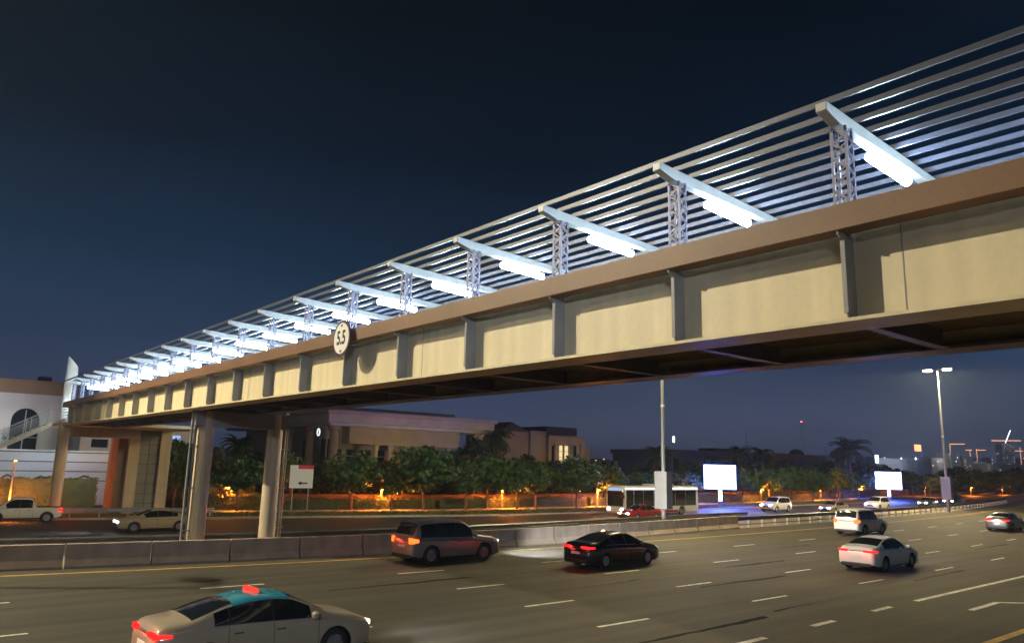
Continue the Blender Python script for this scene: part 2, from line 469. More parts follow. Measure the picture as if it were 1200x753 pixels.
# weeds on the median
wl = MB()
for k in range(260):
    x = random.uniform(32,46); y = BAR(x)+random.uniform(.8,1.9)
    hgt = random.uniform(.5,1.0); a = random.uniform(0,6.28); dx, dy = math.cos(a)*.07, math.sin(a)*.07
    ox, oy = random.uniform(-.3,.3), random.uniform(-.3,.3)
    wl.add([(x-dx,y-dy,-.01),(x+dx,y+dy,-.01),(x+ox,y+oy,hgt)], [(0,1,2)])
tag(wl.build('weeds', M['leaf_hedge']), 'patch of weeds growing on the median behind the concrete barriers', 'weeds', kind='stuff')
# grass blades on the far verge
gb = MB()
for k in range(26000):
    x = random.uniform(18,150); y = fe(x)+.3+random.random()*5.2; h = random.uniform(.06,.2); a = random.uniform(0,6.28)
    dx, dy = math.cos(a)*.05, math.sin(a)*.05
    gb.add([(x-dx,y-dy,ZF+.13),(x+dx,y+dy,ZF+.13),(x+random.uniform(-.1,.1),y+random.uniform(-.1,.1),ZF+.13+h)], [(0,1,2)])
tag(gb.build('grass', M['grass_blade']), 'mown grass along the far kerb in front of the trees', 'grass', kind='stuff')

# ------------------------------------------------------------------ footbridge
Y0, Y1 = -9.0, 63.6
FR = [4.93+3.0*k for k in range(-4, 20)]           # frame positions (spacing 3 m)
br = thing('footbridge', 'long beige pedestrian bridge with brown parapet and lit slatted canopy crossing the motorway', 'footbridge', (12,27,0))
BO = Vector(br.location)
def part(name, mb, m, parent=None, **k):
    mb.v = [(x-BO.x, y-BO.y, z-BO.z) for x,y,z in mb.v]
    o = mb.build(name, m, br if parent is None else parent, **k); return o
def plink(name, me, loc, parent=None):
    return link(name, me, br if parent is None else parent, Vector(loc)-(BO if parent is None else Vector((0,0,0))))
# side panels, one per bay
pm = MB(); pm.box(0,.05,.006,2.994,6.46,7.92); pme = pm.mesh('side_panel', M['beige'])
pm2 = MB(); pm2.box(0,.05,.006,2.994,6.46,7.80); 
for y in [FR[0]-3.0+3.0*k for k in range(len(FR)+1)]:
    if y+3 > Y1+.4: break
    plink('side_panel', pme, (10.40, y, 0)); plink('side_panel', pme, (13.72, y, 0))
# fascias: box with small lip
def fascia(x0, x1, lipx):
    m = MB(); m.box(x0,x1,Y0,Y1,7.70,8.075); m.box(lipx-.02,lipx+.02,Y0,Y1,7.655,7.698) if False else None
    return m
part('parapet_fascia', fascia(9.93,10.26,9.95), M['brown_paint'], bevel=.012)
part('parapet_fascia', fascia(13.86,14.16,14.14), M['brown_paint'], bevel=.012)
m = MB(); m.box(10.262,10.272,Y0,Y1,7.71,8.06); part('bounce_liner', m, M['white_paint'])  # white strip added to bounce canopy light onto the side panels
m = MB(); m.box(10.03,10.82,Y0,Y1,6.405,6.456); part('bottom_flange', m, M['beige'])
m = MB(); m.box(13.35,14.0,Y0,Y1,6.405,6.456); part('bottom_flange', m, M['steel_lilac'])
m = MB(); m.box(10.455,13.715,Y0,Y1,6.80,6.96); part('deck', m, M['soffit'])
# corrugation under the deck
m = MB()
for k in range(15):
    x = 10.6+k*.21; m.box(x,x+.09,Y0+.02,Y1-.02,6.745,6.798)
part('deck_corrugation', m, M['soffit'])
rib = MB()
rib.prism([(-.02,6.458),(.236,6.458),(.236,7.698),(-.20,7.698),(-.20,7.64),(-.05,7.58),(-.05,6.54)], 'y', -.014, .014)
rib.box(-.072,-.052,-.035,.035,6.54,7.60); ribme = rib.mesh('stiffener', M['rib_grey'], bevel=.004, seg=1)
xb = MB(); xb.box(10.83,13.34,-.09,.09,6.41,6.44); xb.box(10.83,13.34,-.012,.012,6.442,6.74); xbme = xb.mesh('cross_beam', M['steel_lilac'])
brc = MB(); brc.prism([(9.99,7.618),(10.39,7.618),(10.39,7.40)], 'y', -.01, .01); brcme = brc.mesh('bracket', M['rib_grey'])
gs = MB(); gs.prism([(10.47,6.5),(11.0,6.5),(10.47,6.74)], 'y', -.1, .1)
for y in FR:
    plink('stiffener', ribme, (10.163, y, 0))
    plink('cross_beam', xbme, (0, y, 0))
for o in [c for c in br.children if c.name.startswith('cross_beam')]: o.location.x = -BO.x
for y in FR:
    for s in (-.75,.75):
        pass
# site joints in the side panels
for y in (4.25,16.2,28.1,40.3,52.2):
    m = MB(); m.box(10.394,10.4005,y-.009,y+.009,6.46,7.91); part('panel_joint', m, M['rib_grey'])
# handrail inside the parapet
m = MB()
for z in (8.25,): m.tube([(10.6,Y0,z),(10.6,Y1,z)], .03, 8); 
part('handrail', m, M['white_steel'], smooth=50)
m = MB(); m.tube([(13.5,Y0,8.25),(13.5,Y1,8.25)], .03, 8); part('handrail', m, M['white_steel'], smooth=50)
# lattice posts
def lattice(h, wx=.21, wy=.25):
    m = MB(); c = .036
    for sx in (-1,1):
        for sy in (-1,1):
            x = sx*(wx/2-c/2); y = sy*(wy/2-c/2); m.box(x-c/2,x+c/2,y-c/2,y+c/2,0,h)
    n = int(round(h/.12)); dz = h/n
    for i in range(n):
        z0 = i*dz; z1 = (i+1)*dz; s = 1 if i%2 else -1
        for sx in (-1,1): m.bar((sx*(wx/2-.01),-s*(wy/2-.03),z0),(sx*(wx/2-.01),s*(wy/2-.03),z1),.024,.012,up=(1,0,0))
        for sy in (-1,1): m.bar((-s*(wx/2-.03),sy*(wy/2-.01),z0),(s*(wx/2-.03),sy*(wy/2-.01),z1),.024,.012,up=(0,1,0))
    m.box(-wx/2-.03,wx/2+.03,-wy/2-.03,wy/2+.03,-.012,-.001)
    return m
lat = lattice(1.235).mesh('lattice_post', M['steel_lilac'])
# canopy beams: tapered box girders, slightly falling to the far side
def zb(X): return 9.555-.045*(X-9.7)
bm_ = MB()
xt0, xt1 = 9.70, 14.55
bm_.add([(xt0,-.085,zb(xt0)-.13),(xt0,.085,zb(xt0)-.13),(xt0,.085,zb(xt0)),(xt0,-.085,zb(xt0)),
         (10.1,-.085,zb(10.1)-.21),(10.1,.085,zb(10.1)-.21),(10.1,.085,zb(10.1)),(10.1,-.085,zb(10.1)),
         (xt1,-.085,zb(xt1)-.12),(xt1,.085,zb(xt1)-.12),(xt1,.085,zb(xt1)),(xt1,-.085,zb(xt1))],
        [(3,2,1,0),(0,1,5,4),(1,2,6,5),(2,3,7,6),(3,0,4,7),(4,5,9,8),(5,6,10,9),(6,7,11,10),(7,4,8,11),(8,9,10,11)])
bme = bm_.mesh('canopy_beam', M['white_steel'], bevel=.012)
lm = MB(); lm.tube([(11.10,0,.03),(11.13,0,.03),(12.45,0,-.03),(12.48,0,-.03)], [.05,.072,.072,.05], 16); led_me = lm.mesh('lamp', M['led'], smooth=50)
lf = MB(); lf.prism([(11.2,.015),(12.36,-.037),(12.36,-.2),(12.30,-.2),(12.30,-.075),(11.26,-.03),(11.26,-.15),(11.2,-.15)],'y',-.03,.03); lf_me = lf.mesh('lamp_housing', M['white_steel'])
for y in FR:
    b = plink('canopy_beam', bme, (0,y,0)); b.location.x = -BO.x
    h = link('lamp_bracket', lf_me, b, (0,0,zb(11.79)-.205))
    l = link('lamp', led_me, b, (0,0,zb(11.79)-.34))
    plink('lattice_post', lat, (10.26, y, 8.087)); 
    plink('lattice_post', lat, (13.98, y, 8.087)).scale.z = .84
# canopy slats (blades on edge), resting on the beams
for k in range(12):
    X = 9.80+.41*k; m = MB(); m.box(X-.016,X+.016,Y0+.2,Y1-.2,zb(X)+.002,zb(X)+.085)
    part('canopy_slat', m, M['slat'])
# columns under the bridge with cap beam and pipes
for cx, cy, s in ((11.2,35.05,-1),(14.42,35.05,1)):
    m = MB(); m.tube([(cx,cy,-.02),(cx,cy,.9),(cx,cy,6.40)], [.40,.38,.36], 32); c = part('column', m, M['beige_col'], smooth=40)
    m = MB(); px = cx+s*.47
    m.tube([(px,cy-.12,-.02),(px,cy-.12,6.9)], .055, 10)
    m.tube([(px+s*.17,cy-.1,-.02),(px+s*.17,cy-.1,7.5)], .05, 10) if s < 0 else m.tube([(px+s*.13,cy-.1,-.02),(px+s*.13,cy-.1,6.6)], .03, 10)
    for z in (1.2,3.0,4.8,6.2): m.box(min(cx+s*.3,px+s*.2),max(cx+s*.3,px+s*.2),cy-.19,cy-.06,z,z+.05)
    o = m.build('drain_pipe', M['beige_col'] if s>0 else M['rib_grey'], None, smooth=50); o.parent = c
    o.location = -BO
m = MB(); m.box(10.62,15.0,34.72,35.38,5.72,6.40); part('cap_beam', m, M['rib_grey'], bevel=.02)
m = MB(); m.box(10.95,15.0,34.60,35.50,6.25,6.39); 
# near-side end pier, under the bridge beyond the frame
m = MB(); m.tube([(12.1,-6.5,-.02),(12.1,-6.5,6.40)], .55, 32); part('column', m, M['beige_col'], smooth=40)
# landing and stairs at the far end
m = MB(); m.box(10.7,20.2,Y1+.01,72.0,6.55,6.78); part('landing', m, M['beige'])
m = MB(); m.box(11.2,17.0,70.2,70.6,5.75,6.545); m.box(11.2,11.55,68,70.19,5.9,6.545); part('landing_beam', m, M['beige'])
sx0, sz0 = 10.3, 6.78; slope = math.tan(R(30)); sx1 = sx0-(sz0-ZF)/slope
m = MB()
m.prism([(sx0,sz0-.33),(sx0,sz0+.05),(sx1,ZF+.05),(sx1,ZF-.1),(sx1+.5,ZF-.1)], 'y', 69.4, 69.46)
part('stair_stringer', m, M['beige'])
m = MB(); m.prism([(sx0,sz0-.33),(sx0,sz0+.05),(sx1,ZF+.05),(sx1,ZF-.1),(sx1+.5,ZF-.1)], 'y', 71.8, 71.86); part('stair_stringer', m, M['beige'])
m = MB(); ns = 42
for i in range(ns):
    x = sx0-(i+.5)*(sx0-sx1)/ns; z = sz0-(i+1)*(sz0-ZF)/ns; m.box(x-.16,x+.16,69.465,71.795,z-.02,z+.02)
part('stair_treads', m, M['rib_grey'])
for yy in (69.43, 71.83):
    m = MB()
    for hh in (.2,.4,.6,.8,1.05):
        m.bar((sx0,yy,sz0+.05+hh),(sx1,yy,ZF+.05+hh),.035)
    for i in range(10):
        x = sx0-i*(sx0-sx1)/9; z = sz0-i*(sz0-ZF)/9; m.box(x-.025,x+.025,yy-.02,yy+.02,z,z+1.14)
    part('stair_railing', m, M['white_steel'])
m = MB()
for hh in (.25,.5,.75,1.0,1.2): m.bar((10.75,Y1+.4,6.78+hh),(10.75,69.2,6.78+hh),.04); m.bar((10.75,71.9,6.78+hh),(16.2,71.9,6.78+hh),.04)
for yy in (Y1+.4,66,69.2): m.box(10.72,10.78,yy-.03,yy+.03,6.78,8.0)
part('landing_railing', m, M['white_steel'])

# clearance sign on the parapet ------------------------------------------
SG = Vector((9.80, 19.55, 7.80))
sg = thing('clearance_sign', 'round white height limit sign reading 5.5 fixed to the brown parapet of the footbridge', 'road sign', (SG.x,SG.y,SG.z-.5))
def disc(mb, r, x0, x1, c=(0,0), n=48, mi=0):
    mb.prism([(c[0]+r*math.cos(2*math.pi*k/n), c[1]+r*math.sin(2*math.pi*k/n)) for k in range(n)], 'x', x0, x1, mi)
m = MB(); disc(m, .52, -.02, .02, (0,.5)); m.build('sign_plate', M['sign_purple'], sg, smooth=40)
m = MB(); disc(m, .45, -.026, -.0205, (0,.5)); m.build('sign_face', M['sign_white'], sg)
m = MB(); m.box(.021,.14,-.06,.06,.35,.65); m.build('sign_bracket', M['galv_dark'], sg)
cu = bpy.data.curves.new('sign_digits','FONT'); cu.body = '5.5'; cu.size = .50; cu.align_x = 'CENTER'; cu.align_y = 'CENTER'; cu.extrude = .003; cu.offset = .012
tmp = bpy.data.objects.new('t', cu); col.objects.link(tmp)
dme = bpy.data.meshes.new_from_object(tmp.evaluated_get(bpy.context.evaluated_depsgraph_get())); bpy.data.objects.remove(tmp)
dme.name = 'sign_digits'; dme.materials.clear(); dme.materials.append(M['sign_black'])
o = link('sign_digits', dme, sg, (-.031, 0, .5)); o.rotation_euler = (R(90),0,R(-90)); o.scale = (.88,1.12,1)
m = MB()
m.add([(-.031,-.075,.90),(-.031,.075,.90),(-.031,0,.82),(-.027,-.075,.90),(-.027,.075,.90),(-.027,0,.82)],[(0,1,2),(5,4,3),(0,3,4,1),(1,4,5,2),(2,5,3,0)]); m.build('sign_triangle', M['sign_black'], sg)
m = MB()
m.add([(-.031,-.075,.10),(-.031,.075,.10),(-.031,0,.18),(-.027,-.075,.10),(-.027,.075,.10),(-.027,0,.18)],[(0,1,2),(5,4,3),(0,3,4,1),(1,4,5,2),(2,5,3,0)]); m.build('sign_triangle', M['sign_black'], sg)

# masts at the far end ----------------------------------------------------
def mast(label, X, Y, z_top):
    root = thing('bridge_mast', label, 'mast', (X,Y,ZF+.1), 0, 'masts at the bridge stairs')
    H = z_top-(ZF+.1)
    def ell(zs, rs, cut=0):
        mb = MB(); n = 28; vs = []; fs = []
        for i,(z,r) in enumerate(zip(zs,rs)):
            for k in range(n):
                t = 2*math.pi*k/n; zz = z + (cut*(1+math.cos(t))*-.5*r*2.2 if i==len(zs)-1 else 0)
                vs.append((r*.62*math.sin(t)+0, -r*math.cos(t)*.5, zz) if False else (r*math.cos(t), r*.7*math.sin(t), zz))
        for i in range(len(zs)-1):
            for k in range(n): fs.append((i*n+k,i*n+(k+1)%n,(i+1)*n+(k+1)%n,(i+1)*n+k))
        fs.append(tuple(range(n-1,-1,-1))); fs.append(tuple((len(zs)-1)*n+k for k in range(n)))
        mb.add(vs,fs); return mb
    h1 = H*.60
    ell([0,h1*.5,h1],[.40,.42,.43]).build('mast_base', M['beige_col'], root, smooth=40)
    ell([h1+.004,H*.84,H],[.44,.43,.40],1.0).build('mast_tip', M['white_paint'], root, smooth=40)
    m = MB(); m.box(-.35,-.15,-1.1,-.8,h1-.15,h1+.05); m.build('uplight', M['cabinet_dark'], root)  # box, arm and spot added to brighten the white mast tip
    m = MB(); m.bar((-.25,-.8,h1-.05),(-.15,-.25,h1-.05),.05); m.build('fill_arm', M['cabinet_dark'], root)
    light('mast_fill','SPOT',(-.25,-.95,h1+.15), 160, (.85,.92,1.0), root, radius=.1, aim=(.0,0,H), angle=80, blend=.7)
mast('tall mast with yellow shaft and slanted white tip at the far end of the footbridge', 11.0, 69.0-.8, 12.0)
mast('white tipped mast cut by the left edge of the photo', 6.55, 70.9+2.2, 9.4)

# lift tower --------------------------------------------------------------
lt = thing('lift_tower', 'beige lift tower with grey gridded glass panel under the far end of the footbridge', 'lift tower', (16.7,72.2,ZF+.1))
m = MB(); m.box(0,.9,0,3.6,0,7.55); m.build('wall', M['beige_col'], lt, bevel=.02)
m = MB(); m.box(2.6,3.5,0,3.6,0,7.55); m.build('wall', M['beige_col'], lt, bevel=.02)
m = MB(); m.box(-.75,-.02,.4,3.6,0,7.4); m.build('side_wall', M['clay'], lt)
m = MB(); m.box(.905,2.595,.3,3.55,0,7.5); m.build('glass_panel', M['lift_glass'], lt)
m = MB()
for i in range(1,9): m.box(.91,2.59,.27,.298,i*.84-.02,i*.84+.02)
m.box(1.73,1.77,.262,.296,0,7.5)
m.build('glazing_bars', M['cabinet_dark'], lt)
# ------------------------------------------------------------------ street lamps
LC = (1.0,.80,.40)
def street_lamp(label, X, Y, H, pw, cab=None, z0=0, col_=None):
    root = thing('street_lamp', label, 'street lamp', (X,Y,z0), 0, 'tall lamps on the median')
    m = MB(); m.tube([(0,0,0),(0,0,H*.35),(0,0,H)], [.17,.14,.075], 16); m.box(-.25,.25,-.25,.25,0,.03); m.build('pole', M['lamp_grey'], root, smooth=40)
    m = MB(); m.tube([(0,0,H*.52),(0,0,H*.52+.18)], .15, 14); m.build('collar', M['sign_white'], root, smooth=40)
    for s in (-1,1):
        m = MB(); m.tube([(0,s*.05,H-.1),(0,s*.4,H+.12),(0,s*.8,H+.2)], .05, 8); a = m.build('arm', M['lamp_grey'], root, smooth=50)
        m = MB(); m.prism([(s*.6,H+.14),(s*.8,H+.28),(s*1.4,H+.28),(s*1.65,H+.16),(s*1.65,H+.12),(s*.6,H+.12)], 'x', -.19, .19)
        hd = m.build('lamp_head', M['lamp_grey'], root, bevel=.02)
        m = MB(); m.box(-.17,.17,min(s*.72,s*1.58),max(s*.72,s*1.58),H-.06,H+.118); m.build('lens', M['lamp_lens'], hd)
        light('lamp_light','SPOT',(0,s*1.2,H-.12), pw, col_ or LC, root, radius=.22, aim=(0,s*1.2+.001,0), angle=174, blend=.06)
    if cab:
        c = thing('lamp_cabinet', cab, 'cabinet', (X,Y,z0), 0)
        m = MB(); m.box(-.36,-.30,-.55,.55,1.5,4.15); m.build('panel', M['cabinet'], c, bevel=.015)
        m = MB(); m.box(-.298,.34,-.55,.55,1.5,4.15); m.build('back_box', M['cabinet_dark'], c, bevel=.015)
    return root
LP = 14000
street_lamp('tall lamp post in front of the bus, its lamps hidden above the footbridge', 44.3, BAR(44.3)+2.2, 17.0, LP, 'pale grey tall advertising box fixed to the lamp post in front of the bus')
street_lamp('tall double armed street lamp with both lamps lit at the right of the photo', 101.0, 38.2, 17.3, LP*1.7, 'grey box fixed low on the lit double armed street lamp at the right')
street_lamp('tall lit street lamp left of the footbridge beyond the left edge of the photo', -8.0, 37.6, 17.0, LP*.30)
# high floodlight mast by the interchange, out of the frame on the left; it lights the side of the footbridge
hmx, hmy, hmz = -30.0, 51.0, 40.0
hm_ = thing('high_mast', 'very tall floodlight mast beside the far road beyond the left edge of the photo', 'light mast', (hmx,hmy,ZF))
m = MB(); m.tube([(0,0,0),(0,0,20),(0,0,hmz)], [.4,.3,.18], 16); m.build('pole', M['lamp_grey'], hm_, smooth=40)
m = MB(); m.lathe_z([(0,0),(1.0,0),(1.0,.15),(0,.15)], 20, (0,0,hmz-.4)); m.build('crown_ring', M['lamp_grey'], hm_)
for k in range(6):
    a = k*math.pi/3; m = MB(); m.box(-.25,.25,-.2,.2,-.35,0); hd = m.build('floodlight', M['lamp_grey'], hm_, bevel=.03); hd.location = (1.1*math.cos(a),1.1*math.sin(a),hmz-.45)
    m = MB(); m.box(-.22,.22,-.17,.17,-.37,-.352); m.build('lens', M['lamp_lens'], hd)
light('flood_light','SPOT',(0,0,hmz-1.0), 470000, (1.0,.87,.60), hm_, radius=.35, aim=(12-hmx,24-hmy,7+.65), angle=62, blend=.5)
street_lamp('unseen fill lamp added on the near verge behind the camera', -9.0, -10.0, 11.5, 1500, col_=(.72,.82,1.0))  # added out of view as fill for the shaded girder
light('flood_light','SPOT',(-9,-9.2,11.2), 8500, (.70,.82,1.0), None, radius=.3, aim=(10.4,22,7.8), angle=44, blend=.8)  # extra spot added to lift the shaded upper band of the panels
# a lamp of the near kerb row, further back along the road
light_row = None

# ------------------------------------------------------------------ path lamps
def path_lamp(label, X, Y, h, pw, lz=None):
    root = thing('path_lamp', label, 'path lamp', (X,Y,ZF+.13), 0, 'orange path lamps along the far pavement')
    m = MB(); m.tube([(0,0,0),(0,0,h)], .075, 12); m.box(-.16,.16,-.16,.16,0,.05); m.build('post', M['post_tan'], root, smooth=40)
    m = MB(); m.prism([(-.5,h+.02),(.14,h+.02),(.14,h+.12),(-.5,h+.07)], 'x', -.12, .12); hd = m.build('lamp_head', M['cabinet_dark'], root)
    m = MB(); m.box(-.09,.09,-.46,-.2,h-.012,h+.018); m.build('lens', M['orange_lens'], hd)
    light('path_light','POINT',(0,-.42,lz or h-.16), pw*7, (1.0,.23,.022), root, radius=.14)
PL = [(265,74.2,2.2,'path lamp seen between the two bridge columns'),(446,71.0,2.0,'path lamp below the columned building'),(588,69.0,2.0,'path lamp left of the pair of trunks in front of the villa'),
      (700,68.5,2.0,'path lamp just left of the bus'),(806,68.6,2.0,'path lamp behind the bus'),(892,69.4,2.0,'path lamp right of the first lit billboard'),(962,71.0,2.0,'path lamp above the pale car behind the white minivan'),
      (1007,71.5,2.0,'path lamp left of the far billboard'),(1085,75,2.0,'path lamp left of the box on the lit street lamp'),(1139,77,2.0,'first path lamp right of the lit street lamp'),(1176,80,2.0,'path lamp nearest the right edge')]
for px, Y, h, lab in PL:
    p = at(px, 590, Y); path_lamp('slim '+lab+', glowing orange', p.x, Y, h, 420)
p = at(15, 560, 77); path_lamp('tall post lamp glowing orange behind the white pickup at the left edge', p.x, 77.2, 4.2, 210, 1.0)

# ------------------------------------------------------------------ vehicles
WH = {}
def wheel_meshes(r, wd):
    k = (round(r,3), round(wd,3))
    if k in WH: return WH[k]
    t = MB(); h = wd/2
    t.lathe_y([(r*.62,-h*.9),(r*.86,-h),(r*.97,-h*.8),(r,-h*.45),(r,h*.45),(r*.97,h*.8),(r*.86,h),(r*.62,h*.9)], 36)
    tm = t.mesh('tyre', M['tyre'], smooth=50)
    m = MB(); ri = r*.63
    m.lathe_y([(ri,-h*.86),(ri*.93,-h*.9),(ri*.9,-h*.4),(.02,-h*.3),(.02,h*.3),(ri*.9,h*.4),(ri*.93,h*.9),(ri,h*.86)], 32)
    for j in range(5):
        a = 2*math.pi*j/5
        for s in (-1,1):
            c, sn = math.cos(a), math.sin(a)
            m.bar((.03*c, s*h*.62, .03*sn),(ri*.92*c, s*h*.74, ri*.92*sn), r*.16, .03, up=(0,1,0))
    for s in (-1,1):
        m.lathe_y([(.0,s*h*.75),(.05,s*h*.75),(.06,s*h*.5),(.0,s*h*.5)], 16)
    rm = m.mesh('rim', M['rim'], smooth=40)
    WH[k] = (tm, rm); return WH[k]
def lin(P, x):
    if x <= P[0][0]: return P[0][1]
    for (a,b),(c,d) in zip(P,P[1:]):
        if x <= c: return b+(d-b)*((x-a)/(c-a) if c > a else 0)
    return P[-1][1]
def smooth(P, x, r=.10):
    t = 0; wsum = 0
    for k in range(-4,5):
        wg = math.exp(-(k/2.6)**2); t += wg*lin(P, x+k*r/4); wsum += wg
    return t/wsum
def make_vehicle(name, label, cat, S, paint, group=None, roof_paint=None, tail='tail', head='head', beams=700):
    """Lofted shell at the origin facing +x: sections sill > shoulder > belt > glass > roof, wheel arches cut, glass split off."""
    L,W,r,gc = S['L'],S['W'],S['r'],S['gc']; hl = L/2; hw = W/2
    root = thing(name, label, cat, (0,0,0), 0, group)
    H = max(z for x,z in S['roof'])
    def sect(x):
        e = max(0,(abs(x)-(hl-.62))/.62); w_ = hw*(1-S.get('round',.17)*e**2.3)
        zr = smooth(S['roof'], x, S.get('sm',.10)); zb_ = gc+.11*max(0,(abs(x)-(hl-.40))/.40)**1.6
        zt = min(smooth(S['belt'], x), zr-.035); h = zt-zb_
        t = max(0,min(1,(zr-zt)/(H-smooth(S['belt'],0)))); wt = (.86*w_)*(1-t**.85)+min(w_*.86,S['wroof'])*t**.85
        dz = zr-zt
        half = [(0,zb_),(.84*w_,zb_),(.935*w_,zb_+.035),(.965*w_,zb_+.10*h),(.985*w_,zb_+.22*h),(1.0*w_,zb_+.44*h),(.998*w_,zb_+.60*h),(.985*w_,zb_+.74*h),
                (.990*w_,zb_+.83*h),(.965*w_,zb_+.93*h),(.925*w_,zt),
                (.905*w_,zt+.03*dz), (.5*(.905*w_+wt)+.035*t,zt+.44*dz),(wt+.02*t,zt+.84*dz),
                (wt-.035,zr-.12*dz*.4),(wt*.72,zr+.012),(wt*.36,zr+.024),(0,zr+.028)]
        return half
    xs = [-hl+L*i/78 for i in range(79)]
    for x in S['st']: xs.append(x)
    xs += [-hl+.012,-hl+.035,-hl+.09,hl-.012,hl-.035,hl-.09]
    xs = sorted(xs); xs = [x for i,x in enumerate(xs) if i == 0 or x-xs[i-1] > .008]
    vs=[]; fs=[]; mi=[]; nh = 18; n = 2*nh-2
    for i,x in enumerate(xs):
        hs = sect(x); q = 1.0
        d = min(x+hl, hl-x)
        if d < .095: q = 1-.085*(1-d/.095)**2
        zc = (hs[0][1]+hs[-1][1])/2
        full = hs+[(-a,b) for a,b in hs[-2:0:-1]]
        for a,b in full: vs.append((x, a*q, zc+(b-zc)*(.5+.5*q)))
    def row(k): return k if k < nh-1 else n-1-k         # face row index on the half section
    for i in range(len(xs)-1):
        xm = (xs[i]+xs[i+1])/2
        for k in range(n):
            fs.append((i*n+k,i*n+(k+1)%n,(i+1)*n+(k+1)%n,(i+1)*n+k)); rw = row(k); m_i = 0
            if rw in (11,12) and any(a < xm < b for a,b in S['swin']): m_i = 1
            if rw >= 14 and (S['fwin'][0] < xm < S['fwin'][1] or S['rwin'][0] < xm < S['rwin'][1]): m_i = 1
            if rw in (11,12) and m_i == 0 and S['swin'][0][0] < xm < S['swin'][-1][1]: m_i = 3
            if rw in (0,1,2): m_i = 3
            if roof_paint and rw >= 13 and S['rwin'][1] <= xm <= S['fwin'][0]: m_i = 2
            mi.append(m_i)
    fs.append(tuple(range(n-1,-1,-1))); fs.append(tuple((len(xs)-1)*n+k for k in range(n))); mi += [0,0]
    mb = MB(); mb.v = vs; mb.f = fs; mb.mi = mi
    mats = [paint, M['glass'], roof_paint or paint, M['trim_black']]
    bme = mb.mesh('body', mats)
    wx = (S['wxr'], S['wxf']); cut=[]
    for x in wx:
        for s in (-1,1):
            c = MB(); c.tube([(x, s*(hw-.30), r),(x, s*(hw+.3), r)], r*1.15, 40)
            cm = c.mesh('c', mats); 
            for p in cm.polygons: p.material_index = 3
            cut.append(cm)
    if S.get('bed'):
        b0,b1,bz = S['bed']; c = MB(); c.box(b0,b1,-hw+.17,hw-.17,bz,3); cm = c.mesh('c', mats)
        for p in cm.polygons: p.material_index = 3
        cut.append(cm)
    full = boolean(bme, cut, 'body')
    # split glass and roof off the shell
    bm = bmesh.new(); bm.from_mesh(full); bm.faces.ensure_lookup_table()
    seen = set(); groups = []
    for f in bm.faces:
        if f.material_index not in (1,2) or f.index in seen: continue
        st=[f]; comp=[]; seen.add(f.index)
        while st:
            g_=st.pop(); comp.append(g_)
            for e in g_.edges:
                for h_ in e.link_faces:
                    if h_.index not in seen and h_.material_index == f.material_index: seen.add(h_.index); st.append(h_)
        groups.append(comp)
    for comp in groups:
        idx = {}; v2=[]; f2=[]
        for f in comp:
            ff=[]
            for v in f.verts:
                if v.index not in idx: idx[v.index]=len(v2); v2.append(tuple(v.co))
                ff.append(idx[v.index])
            f2.append(ff)
        cx = sum(v[0] for v in v2)/len(v2); cy = sum(v[1] for v in v2)/len(v2)
        nm = 'roof' if comp[0].material_index == 2 else ('side_window' if abs(cy) > .25 else ('windscreen' if cx > 0 else 'rear_window'))
        me = bpy.data.meshes.new(nm); me.from_pydata(v2,[],f2); me.materials.append(mats[comp[0].material_index])
        me.shade_smooth(); link(nm, me, root)
    bmesh.ops.delete(bm, geom=[f for f in bm.faces if f.material_index in (1,2)], context='FACES')
    bm.to_mesh(full); bm.free(); full.shade_smooth(); full.set_sharp_from_angle(angle=R(38)); link('body', full, root)
    def yz(x, rw, off=0.0):                              # point on the flank
        y,z = sect(x)[rw]; return y+off, z
    tm, rm = wheel_meshes(r, S.get('tw',.23))
    for x in wx:
        for s in (-1,1):
            w_ = link('wheel', tm, root, (x, s*(hw-.135), r)); link('rim', rm, w_)
    tz = S['tailz']; tw_ = S.get('tailw',.36); th_ = S.get('tailh',.09); hz = S['headz']
    re = sect(-hl+.02)[5][0]*.92
    for s in (-1,1):
        y1 = s*(re-.01); y0 = y1-s*tw_
        m = MB(); m.box(-hl-.014,-hl+.06,min(y0,y1),max(y0,y1),tz-th_/2,tz+th_/2)
        pts = [(-hl+.0,.0),(-hl+.05,0),(-hl+.12,0),(-hl+.2,0),(-hl+.30,0)]
        for (xa,_),(xb_,_) in zip(pts,pts[1:]):
            ya = s*(sect(max(xa,-hl+.03))[6][0]*(.94 if xa < -hl+.04 else 1)+.006); yb = s*(sect(xb_)[6][0]+.006); hA = th_*.5*(1-.8*(xa+hl)/.5); hB = th_*.5*(1-.8*(xb_+hl)/.5)
            m.add([(xa,ya,tz-hA),(xb_,yb,tz-hB),(xb_,yb,tz+hB),(xa,ya,tz+hA),(xa,ya-s*.03,tz-hA),(xb_,yb-s*.03,tz-hB),(xb_,yb-s*.03,tz+hB),(xa,ya-s*.03,tz+hA)],
                  [(0,1,2,3),(4,5,6,7),(0,1,5,4),(3,2,6,7)])
        m.build('taillight', M[tail], root)
        y1 = s*(re-.04); y0 = y1-s*.34
        m = MB(); m.box(hl-.10,hl+.014,min(y0,y1),max(y0,y1),hz-.055,hz+.055); m.build('headlight', M[head], root, bevel=.02)
        if beams:
            light('head_beam','SPOT',(hl+.06,s*(hw-.35),hz), beams, (.86,.92,1.0), root, radius=.07, aim=(hl+20,s*(hw-.2),hz-.55), angle=58, blend=.8)
            light('tail_glow','POINT',(-hl-.30,s*(hw-.3),tz), 7, (1.0,.03,.015), root, radius=.1)
        xm = S['mir']; yb,zb2 = yz(xm,10)
        m = MB(); m.lathe_z([(0,-.075),(.07,-.065),(.10,-.01),(.095,.05),(.05,.075),(0,.08)],14,(0,0,0))
